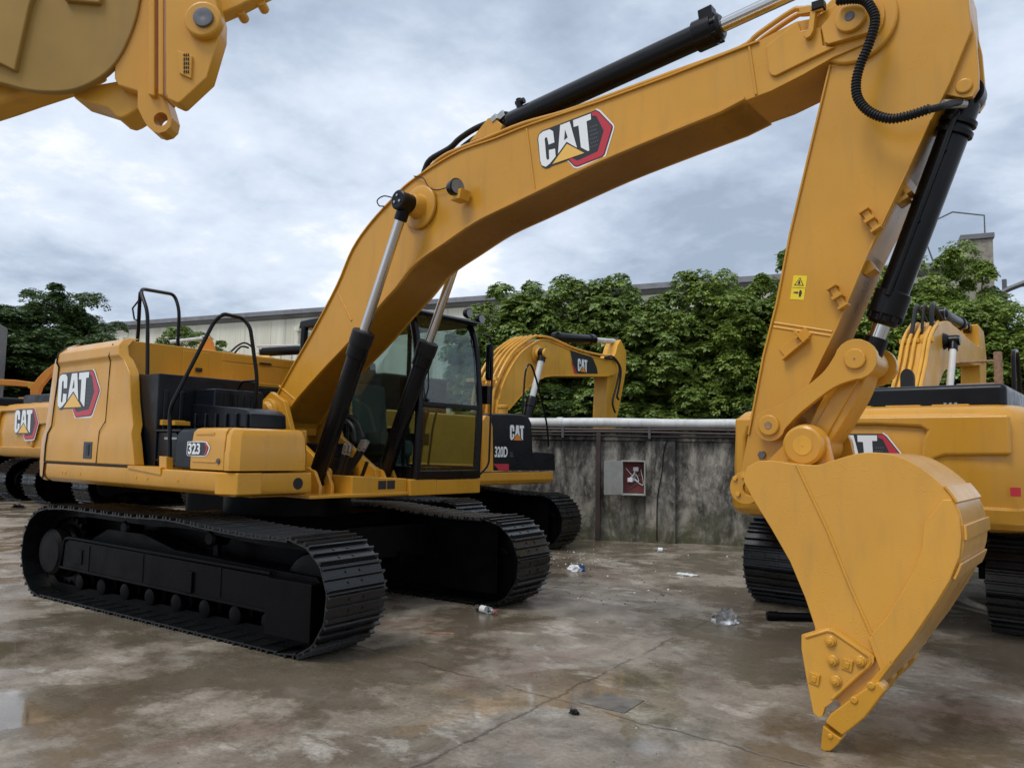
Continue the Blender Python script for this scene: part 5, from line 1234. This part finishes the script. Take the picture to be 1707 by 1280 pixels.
p = S2(854, 690); m = MB(); m.turned((p[0], -1.25, p[1]-.03), (p[0], -1.25, p[1]+2), [(0, .075), (.12, .075), (.125, .09), (.17, .09), (.18, .05)], n=18); m.build('filler_cap', M['yellow'], tank, bevel=.004)
m = MB(); mats_ = [M['white'], mat('orange_decal', (.75, .25, .02), .4)]
a0, c0 = S2(849, 735), S2(873, 735); w2 = (c0[0]-a0[0])/.736; h2 = (S2(849, 708)[1]-a0[1])/.45
def fn2(u, v_): return (a0[0]+u*w2, -1.4525, a0[1]+(v_-.10)*h2)
for k in ('C', 'A', 'T'): m.flat(LG[k], fn2)
m.cur = 1; m.flat(LG['tri'], lambda u, v_: (fn2(u, v_)[0], -1.454, fn2(u, v_)[2])); m.build('logo', mats_, tank, smooth=False, recalc=False)
p, q = S2(824, 761), S2(848, 748); text(tank, '320D', .215, basis((p[0], -1.453, p[1]), (1, 0, 0), (0, 0, 1)), M['white'], 'model_number', narrow=(q[0]-p[0])/.215/2.45, weight=.03)
p = S2(848, 761); text(tank, '2L', .10, basis((p[0]+.02, -1.453, p[1]), (1, 0, 0), (0, 0, 1)), M['greyd'], 'model_suffix', narrow=.9)
m = MB(); m.flat([S2(x, y) for x, y in ((822, 773), (848, 773), (848, 784), (832, 784))], lambda a, b_: (a, -1.453, b_)); m.build('red_stripe', M['red'], tank, smooth=False, recalc=False)
Z2 = lambda a, b_, l=-.25: side(790+a/4.265, 520+b_/4.265, l, A2, O2)
bo_t = [Z2(*p) for p in ((165, 760), (165, 700), (175, 620), (200, 520), (258, 395), (330, 290), (420, 222), (480, 193), (560, 213), (700, 272), (830, 312), (930, 332))]
ns = Z2(985, 392); bo_b = [Z2(*p) for p in ((960, 457), (890, 460), (700, 457), (560, 457), (500, 465), (430, 500), (360, 570), (300, 635), (245, 700), (235, 760))]
rn = (Vector(Z2(985, 335))-Vector(ns)).length
bp2 = bo_t[:2]+[tuple(v)[:2] for v in spline([Vector((a, b_, 0)) for a, b_ in bo_t[2:]], 3)]+arc(ns, rn, 80, -80, 8)+bo_b
m = MB(); m.prism(bp2, -.25, .25); b2 = m.build('boom', M['yellow2'], X2, bevel=.01)
m = MB(); m.ribbon([tuple(v)[:2] for v in spline([Vector((a, b_, 0)) for a, b_ in bo_t[2:]], 3)], -.02, -.27, .27); m.ribbon(bo_b[:-1], -.02, -.27, .27); m.build('boom_flange', M['yellow2'], b2, bevel=.003)
tt = [Z2(*p) for p in ((165, 735), (173, 620), (198, 520), (256, 392), (328, 286), (418, 216), (478, 186))]
for k in range(5):
    l_ = -.17+.12*k; m = MB(); pts = spline([(a-.05, l_, b_+.05) for a, b_ in tt], 5); m.tube(pts, .026, 8); m.build('hydraulic_pipe', M['yellow2'], b2, bevel=0)
m = MB(); pp = [Z2(*p) for p in ((478, 186), (560, 200), (700, 262), (830, 302), (930, 320), (985, 318))]; m.tube(spline([(a, -.22, b_+.04) for a, b_ in pp], 4), .022, 8); m.tube(spline([(a, -.14, b_+.05) for a, b_ in pp], 4), .022, 8); m.build('hydraulic_pipe', M['yellow2'], b2, bevel=0)
p = Z2(188, 480); m = MB(); m.box(p[0]-.17, p[0]-.10, -.30, .42, p[1]-.03, p[1]+.03); m.build('pipe_clamp', M['yellow2'], b2, bevel=.006)
hexq = [Z2(*p) for p in ((682, 268), (780, 297), (845, 330), (872, 395), (880, 438), (725, 438), (700, 360))]
m = MB(); m.cur = 0; m.flat(hexq, lambda a, b_: (a, -.256, b_)); m.cur = 1; m.flat([Z2(*p) for p in ((681, 320), (690, 345), (735, 438), (715, 438))], lambda a, b_: (a, -.258, b_))
a_, b_ = Z2(733, 425), Z2(803, 425); wz = (b_[0]-a_[0])/.736; hz_ = (Z2(733, 330)[1]-a_[1])/.44
m.cur = 2
for k in ('C', 'A', 'T'): m.flat(LG[k], lambda u, v_: (a_[0]+u*wz, -.260, a_[1]+(v_-.11)*hz_))
m.cur = 3; m.flat(LG['tri'], lambda u, v_: (a_[0]+u*wz, -.262, a_[1]+(v_-.11)*hz_))
m.build('logo', [M['blackd'], M['red'], M['white'], mats_[1]], b2, smooth=False, recalc=False)
c1, c2 = Z2(345, 735, -.4), Z2(490, 295, -.4)
for s in (-1, 1): hyd(X2, (c1[0]-.12, s*.4, c1[1]-.75), (c2[0], s*.4, c2[1]), .085, .055, (Vector(Z2(392, 592, -.4))-Vector((c1[0]-.12, c1[1]-.75))).length, rodm='pipew', seam=False)
m = MB(); p = Z2(445, 300); m.turned((p[0], -.25, p[1]), (p[0], -2, p[1]), [(0, .17), (.03, .17), (.05, .1), (.2, .08)], n=24); m.cyl((c2[0], -.5, c2[1]), (c2[0], .5, c2[1]), .09, n=18); m.build('cylinder_boss', M['yellow2'], b2, bevel=.004)
e0, e1, e2 = Z2(585, 180, 0), Z2(855, 205, 0), Z2(1025, 212, 0); hyd(X2, (e0[0], 0, e0[1]), (e2[0], 0, e2[1]), .10, .055, (Vector(e1)-Vector(e0)).length, rodm='pipew', seam=False)
sk = [Z2(*p, -.17) for p in ((1045, 195), (1062, 235), (1085, 280), (1082, 420), (1050, 600), (1018, 755), (1000, 860), (940, 860), (938, 755), (945, 600), (950, 480), (940, 420), (975, 330), (1005, 300), (1022, 235))]
m = MB(); m.prism(sk, -.17, .17); k2 = m.build('stick', M['yellow2'], X2, bevel=.012)
for j, pl in enumerate(([(930, 325), (985, 318), (1030, 370), (1045, 430), (1030, 540), (1018, 600), (1030, 622)], [(940, 330), (1000, 340), (1035, 400), (1015, 520), (985, 640), (1005, 715)])):
    m = MB(); m.tube(spline([V3(Z2(*p, -.3), -.3) for p in pl], 5), .022, 8); m.build('hydraulic_hose', M['rubber'], k2, bevel=0)
m = MB(); m.tube(spline([V3(Z2(*p, -1.3), -1.3) for p in ((345, 722), (355, 560), (368, 420), (395, 373), (425, 420), (470, 580), (505, 730), (522, 830), (530, 960))], 6), .016, 8); m.build('mirror_arm', M['black'], X2, bevel=0)
m = MB(); q = [S2(x, y, .6) for x, y in ((800, 690), (800, 555), (812, 545), (815, 690))]; m.box(-.3, 1.2, .5, 1.35, 1.2, 2.75); m.build('cab', M['black'], X2, bevel=.06, seg=3)

# ---- orange machine far behind at the left edge: only boom and stick show
XO = thing('excavator', 'orange excavator far at the left edge, only its folded boom in view', 'excavator', tuple(P_far(60, 755, 27).to_2d())+(0,), 60, 'orange machines at the left')
PO = lambda x, y, dist=27: XO.matrix_basis.inverted() @ P_far(x, y, dist)
bpy.context.view_layer.update()
def slab(pts, thick, name, mtl, parent, dist=27):
    m = MB(); d = Vector((CF.x, CF.y, 0)).normalized()*thick; a = [XO.matrix_basis.inverted() @ P_far(x, y, dist) for x, y in pts]; b_ = [XO.matrix_basis.inverted() @ (P_far(x, y, dist)+d) for x, y in pts]; k = len(a)
    m.add(a+b_, [list(range(k)), list(range(2*k-1, k-1, -1))]+[(i, (i+1) % k, k+(i+1) % k, k+i) for i in range(k)]); return m.build(name, mtl, parent, bevel=.02)
slab([(-40, 628), (0, 632), (25, 633), (47, 636), (48, 645), (20, 643), (-40, 640)], .15, 'stick', M['orange'], XO)
slab([(50, 662), (50, 646), (62, 630), (74, 618), (90, 606), (96, 612), (80, 630), (68, 645), (62, 662)], .15, 'boom', M['orange'], XO)
slab([(45, 636), (57, 637), (57, 650), (46, 647)], .15, 'boom_joint', M['yellow2'], XO)
slab([(30, 662), (95, 662), (95, 745), (30, 745)], .8, 'machine_body', M['orange'], XO)
slab([(30, 745), (95, 745), (95, 790), (30, 790)], 1.6, 'undercarriage', M['frameblk'], XO)
# grey tarpaulin tent at the left edge
c = P_far(-145, 755, 30); TT = thing('tarpaulin_shed', 'grey tarpaulin-covered shed at the left edge', 'shed', (c.x, c.y, 0), 30)
tarp = mat('grey_tarpaulin', (.17, .165, .17), .7, var=.2, vscale=1.2, bump=.5, bscale=2)
m = MB(); zt = 1.5+(738-580)/FP*30*1.02
m.prism([(-1.4, .0), (-1.4, zt-.1), (-.2, zt+.25), (1.0, zt-.1), (1.02, .0)], -1.0, 2.0, ax='x'); m.build('cover', tarp, TT, bevel=.05)
# ---- things seen over the hood: machine parts of the row behind
def far_tube(name, pts, dist, r, mtl, label, cat, n=8):
    m = MB(); m.tube([P_far(x, y, dist) for x, y in pts], r, n); return tag(m.build(name, M[mtl], None, bevel=0), label, cat)
far_tube('white_pipe', [(283, 570), (310, 567), (337, 564)], 17, .035, 'pipew', 'short white pipe lying behind the hood between the hand rails', 'pipe')
XB = thing('excavator', 'yellow excavator with a level black cylinder showing just above the big machine hood', 'excavator', tuple(P_far(420, 755, 15.5).to_2d())+(0,), 34, 'yellow excavators in the yard')
inv = XB.matrix_basis.inverted
bpy.context.view_layer.update()
m = MB(); im = XB.matrix_basis.inverted(); a, b_ = im @ P_far(436, 587, 15.5), im @ P_far(512, 583, 15.5); m.cyl(a, b_, .085, n=16); m.cyl(a.lerp(b_, -.05), a, .06, n=12); m.build('cylinder', M['black'], XB, bevel=.004)
m = MB(); m.add([im @ P_far(x, y, 15.4+d) for d in (0, .35) for x, y in ((326, 590), (331, 575), (341, 563), (350, 561), (357, 572), (360, 590))], [(0, 1, 2, 3, 4, 5), (11, 10, 9, 8, 7, 6)]+[(i, (i+1) % 6, 6+(i+1) % 6, 6+i) for i in range(6)]); m.build('boom', M['orange'], XB, bevel=.01)
m = MB(); q0_, q1_ = im @ P_far(320, 592, 15.4), im @ P_far(500, 596, 16.5); m.box(min(q0_.x, q1_.x), max(q0_.x, q1_.x), q0_.y-.2, q0_.y+1.4, 1.0, min(q0_.z, q1_.z)); m.build('upper_body', M['yellow2'], XB, bevel=.05)
m = MB(); m.box(min(q0_.x, q1_.x), max(q0_.x, q1_.x), q0_.y-.1, q0_.y+1.3, .0, 1.0); m.build('undercarriage', M['frameblk'], XB, bevel=.2, seg=3)
for pl in ([(385, 586), (398, 575), (410, 572), (425, 582)], [(390, 590), (402, 578), (415, 580)]):
    m = MB(); m.tube(spline([im @ P_far(x, y, 15.3) for x, y in pl], 6), .018, 8); m.build('hydraulic_hose', M['rubber'], XB, bevel=0)
m = MB()
for z in (577, 588): m.tube([im @ P_far(x, z-(x-430)*.02, 16) for x in (428, 465, 500)], .02, 6)
for x in (432, 450, 468, 486, 500): m.tube([im @ P_far(x, 577, 16), im @ P_far(x, 600, 16)], .018, 6)
m.build('guard_rail', M['pipew'], XB, bevel=0)

# ---- raised arm end of another excavator, close overhead at the top left
dF = Vector((CF.x, CF.y, 0)).normalized(); DF = 2.6
ayaw = math.degrees(math.atan2(-dF.x, dF.y)); OF = CAM+dF*DF; OF = (OF.x, OF.y)
AF = lambda x, y, l=0.: side(x, y, l, ayaw, OF)
XA = thing('excavator_arm_end', 'yellow raised arm end with round pin and lifting eye, close overhead at top left', 'excavator', (OF[0], OF[1], 0), ayaw)
def ap(pts, l0, l1, name, mtl='yellow', bevel=.006, seg=3, parent=None): 
    m = MB(); m.prism([AF(x, y, 0) for x, y in pts], l0, l1); return m.build(name, M[mtl], parent or XA, bevel=bevel, seg=seg)
def ap2(pts, l0, l1, name, mtl='yellow', bevel=.006, seg=3, parent=None):
    m = MB(); m.prism([AF(x, y, l0) for x, y in pts], l0, l1); return m.build(name, M[mtl], parent or XA, bevel=bevel, seg=seg)
disc = spline([Vector((x, y, 0)) for x, y in ((-260, -40), (-200, 90), (-90, 118), (0, 138), (42, 149), (84, 153), (127, 148), (169, 127), (197, 98), (219, 53), (232, 5), (236, -60), (200, -150), (100, -210), (-60, -230), (-200, -170))], 4, closed=True)
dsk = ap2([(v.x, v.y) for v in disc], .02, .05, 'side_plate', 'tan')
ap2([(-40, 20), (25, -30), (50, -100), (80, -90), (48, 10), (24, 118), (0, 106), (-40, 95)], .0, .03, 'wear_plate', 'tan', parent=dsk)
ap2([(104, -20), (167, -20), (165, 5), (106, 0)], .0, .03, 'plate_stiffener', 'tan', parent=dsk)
ap2([(-300, 190), (-300, 60), (0, 90), (120, 100), (160, 110), (95, 140), (40, 158), (0, 172), (-150, 220)], .10, .22, 'bucket_shell', 'yellow2', .02)
blk = ap2([(190, -60), (190, 130), (196, 143), (250, 160), (250, -60)], .03, .14, 'coupler_block', bevel=.008)
ap2([(246, -60), (246, 158), (258, 161), (258, -60)], -.035, .05, 'guide_plate', bevel=.006); ap2([(263, -60), (263, 158), (273, 160), (273, -60)], -.05, .05, 'guide_plate', bevel=.006)
fc = ap2([(276, -60), (276, 155), (280, 165), (295, 172), (300, 171), (345, 129), (366, 58), (367, 30), (358, -5), (350, -60)], -.09, -.02, 'cheek_plate', bevel=.010)
ap2([(121, 148), (122, 163), (180, 181), (192, 194), (202, 197), (212, 193), (231, 181), (262, 168), (262, 152), (194, 135)], .08, .20, 'lower_box', 'yellow2', .008)
c0 = AF(337, 31, -.12); m = MB(); m.turned((c0[0], -.085, c0[1]), (c0[0], -1, c0[1]), [(0, .062), (.03, .062), (.036, .056)], n=40); bs = m.build('pin_boss', M['yellow'], fc, bevel=.004)
m = MB(); m.turned((c0[0]+.006, -.12, c0[1]), (c0[0]+.006, -1, c0[1]), [(0, .033), (.012, .033), (.014, .012), (.013, .008)], n=32); m.build('pin', M['zinc'], bs, bevel=.002)
m = MB(); h_ = AF(271, 202); outl = [AF(x, y) for x, y in ((233, 150), (233, 183), (242, 202), (250, 215), (258, 222), (268, 225), (279, 222), (287, 214), (290, 200), (285, 182), (278, 160), (276, 150))]
m.holed(outl, h_, .024, -.015, .05, 40); m.build('lifting_eye', M['yellow'], blk, bevel=.006)
ap2([(296, 84), (298, 122), (318, 131), (320, 93)], -.100, -.088, 'cast_label', parent=fc, bevel=.003)
m = MB(); random.seed(9)
for k in range(5):
    p = AF(311.5, 92+k*7, -.1); 
    for j in range(3): m.box(p[0]-.010+j*.007, p[0]-.007+j*.007, -.1035, -.0995, p[1]-.004-random.random()*.003, p[1]+.004)
m.build('cast_marks', M['dark_fill'], fc, bevel=0)
ap2([(340, -60), (358, 24), (366, 25), (400, 10), (450, -16), (560, -72)], .04, .10, 'arm_beam', 'yellow2', .01)
m = MB()
for x, y in ((400, 20), (434, 4)): p = AF(x, y, .08); m.cyl((p[0], .07, p[1]), (p[0], .13, p[1]), .018, n=10)
m.build('beam_stud', M['yellow2'], XA, bevel=.002)
m = MB(); c1_ = AF(219, 48, .052); m.cyl((c1_[0], .053, c1_[1]), (c1_[0], .12, c1_[1]), .058, n=32); m.build('inner_boss', M['yellow'], XA, bevel=.004)

# ================================================================ litter and small things on the ground
def gthing(mb, name, mtl, px, py, label, cat, yaw=0, bevel=.001, z=0.0, group=None):
    o = mb.build(name, mtl, None, bevel=bevel); p = on_ground(px, py); o.location = (p.x, p.y, z); o.rotation_euler = (0, 0, R(yaw)); return tag(o, label, cat, group)
bt = thing('plastic_bottle', 'clear plastic bottle lying beside the far track of the big excavator', 'bottle', on_ground(810, 1022), -8)
m = MB(); m.turned((-.13, 0, .034), (.13, 0, .034), [(0, .01), (.005, .028), (.02, .033), (.07, .031), (.08, .033), (.17, .033), (.20, .028), (.225, .014), (.245, .013)], n=18); m.build('body', M['clear'], bt, bevel=0)
m = MB(); m.turned((-.06, 0, .034), (.02, 0, .034), [(0, .0338), (.07, .0338)], n=18); m.build('label', M['white'], bt, bevel=0)
m = MB(); m.cyl((.115, 0, .034), (.132, 0, .034), .016, n=14); m.build('cap', mat('bottle_cap', (.5, .1, .1), .4), bt, bevel=0)
b2_ = copy_tree(bt); p = on_ground(1103, 920); b2_.location = p; b2_.rotation_euler = (0, 0, R(30)); b2_['label'] = 'clear bottle lying at the foot of the concrete wall below the switch box'
def crumple(seed, sx, sy, sz, n=5):
    rg = random.Random(seed); bm = bmesh.new(); bmesh.ops.create_icosphere(bm, subdivisions=3, radius=1)
    for v_ in bm.verts:
        k = 1+rg.uniform(-.38, .25); v_.co = Vector((v_.co.x*sx*k, v_.co.y*sy*k, max(-.02, v_.co.z*k)*sz+.005))
    mb = MB(); mb.add([v_.co.copy() for v_ in bm.verts], [[v_.index for v_ in f.verts] for f in bm.faces]); bm.free(); return mb
m = crumple(4, .11, .09, .12); o = gthing(m, 'plastic_bag', glass('bag_film', (.9, .92, .94), .25), 1210, 1038, 'crumpled clear plastic bag lying on the wet ground left of the bucket', 'bag')
m = crumple(5, .10, .07, .07); gthing(m, 'rubbish_bag', M['white'], 958, 952, 'small crumpled white bag beside the front of the far track', 'bag')
m = crumple(6, .06, .04, .07); gthing(m, 'blue_wrapper', mat('blue_film', (.03, .09, .3), .3), 969, 951, 'small blue wrapper touching the crumpled white bag', 'wrapper')
m = crumple(8, .14, .09, .015); gthing(m, 'paper_sheet', M['white'], 1143, 958, 'flat white paper lying on the ground near the wall', 'paper')
m = crumple(9, .032, .018, .026); gthing(m, 'black_lump', M['rubber'], 957, 1190, 'small black lump of rubber left of the square cover', 'rubber piece')
m = MB(); m.box(-.14, .14, -.012, .012, 0, .012); gthing(m, 'wood_slat', M['rust'], 728, 1056, 'thin dark slat lying on the ground between the two tracks and us', 'slat', 30)
m = MB(); m.turned((-.36, 0, .043), (.9, 0, .043), [(0, .034), (.01, .043), (.10, .043), (.105, .037), (1.2, .037)], n=20); gthing(m, 'steel_pin_bar', M['frameblk'], 1345, 1036, 'dark round steel bar lying behind the bucket', 'bar', 30, bevel=.003)
m = crumple(12, .20, .10, .07); gthing(m, 'mud_lump', M['frameblk'], 30, 846, 'dark lump on the ground left of the big excavator track', 'lump')
p = on_ground(372, 848, .3); m = crumple(14, .26, .12, .30); o = m.build('white_sack', M['white'], None, bevel=0); q = on_ground(372, 862); o.location = q; tag(o, 'white sack seen through the gap above the near track', 'sack')
# square cover plate
cv = [on_ground(*p) for p in ((966, 1171), (1041, 1189), (1074, 1168), (1010, 1155))]
m = MB(); m.add([(p.x, p.y, .0005) for p in cv]+[(p.x, p.y, .006) for p in cv], [(0, 1, 2, 3), (7, 6, 5, 4), (0, 1, 5, 4), (1, 2, 6, 5), (2, 3, 7, 6), (3, 0, 4, 7)])
tag(m.build('cover_plate', mat('worn_iron', (.15, .13, .105), .5, var=.45, vscale=7, bump=.5, bscale=30, rvar=.2), None, bevel=.004), 'square iron cover plate set in the wet ground in the foreground', 'manhole cover')
# grit and bits
rg = random.Random(21); m = MB()
def bit(px, py, s):
    p = on_ground(px, py); a = rg.uniform(0, 6); q = [(p.x+s*math.cos(a+k*2*math.pi/5)*rg.uniform(.6, 1.2), p.y+s*math.sin(a+k*2*math.pi/5)*rg.uniform(.6, 1.2)) for k in range(5)]; h = s*rg.uniform(.3, .8)
    m.add([(x, y, 0) for x, y in q]+[(p.x+(x-p.x)*.6, p.y+(y-p.y)*.6, h) for x, y in q], [(9, 8, 7, 6, 5)]+[(i, (i+1) % 5, 5+(i+1) % 5, 5+i) for i in range(5)])
for i in range(130): m.cur = 0 if rg.random() < .4 else 1; bit(rg.gauss(965, 36), rg.gauss(930, 9), rg.uniform(.004, .012))
for i in range(130): m.cur = 0 if rg.random() < .12 else 1; bit(rg.uniform(930, 1230), rg.uniform(925, 1010), rg.uniform(.005, .015))
for i in range(160): m.cur = 0 if rg.random() < .06 else 1; bit(rg.uniform(0, 1707), rg.uniform(1020, 1278), rg.uniform(.002, .006))
tag(m.build('gravel', [M['white'], mat('grit', (.09, .07, .055), .7)], None, smooth=False, bevel=0), 'loose grit and pale litter bits scattered on the wet ground', 'grit', kind='stuff')
bpy.data.objects.remove(SHOE); bpy.data.objects.remove(SHOE3)
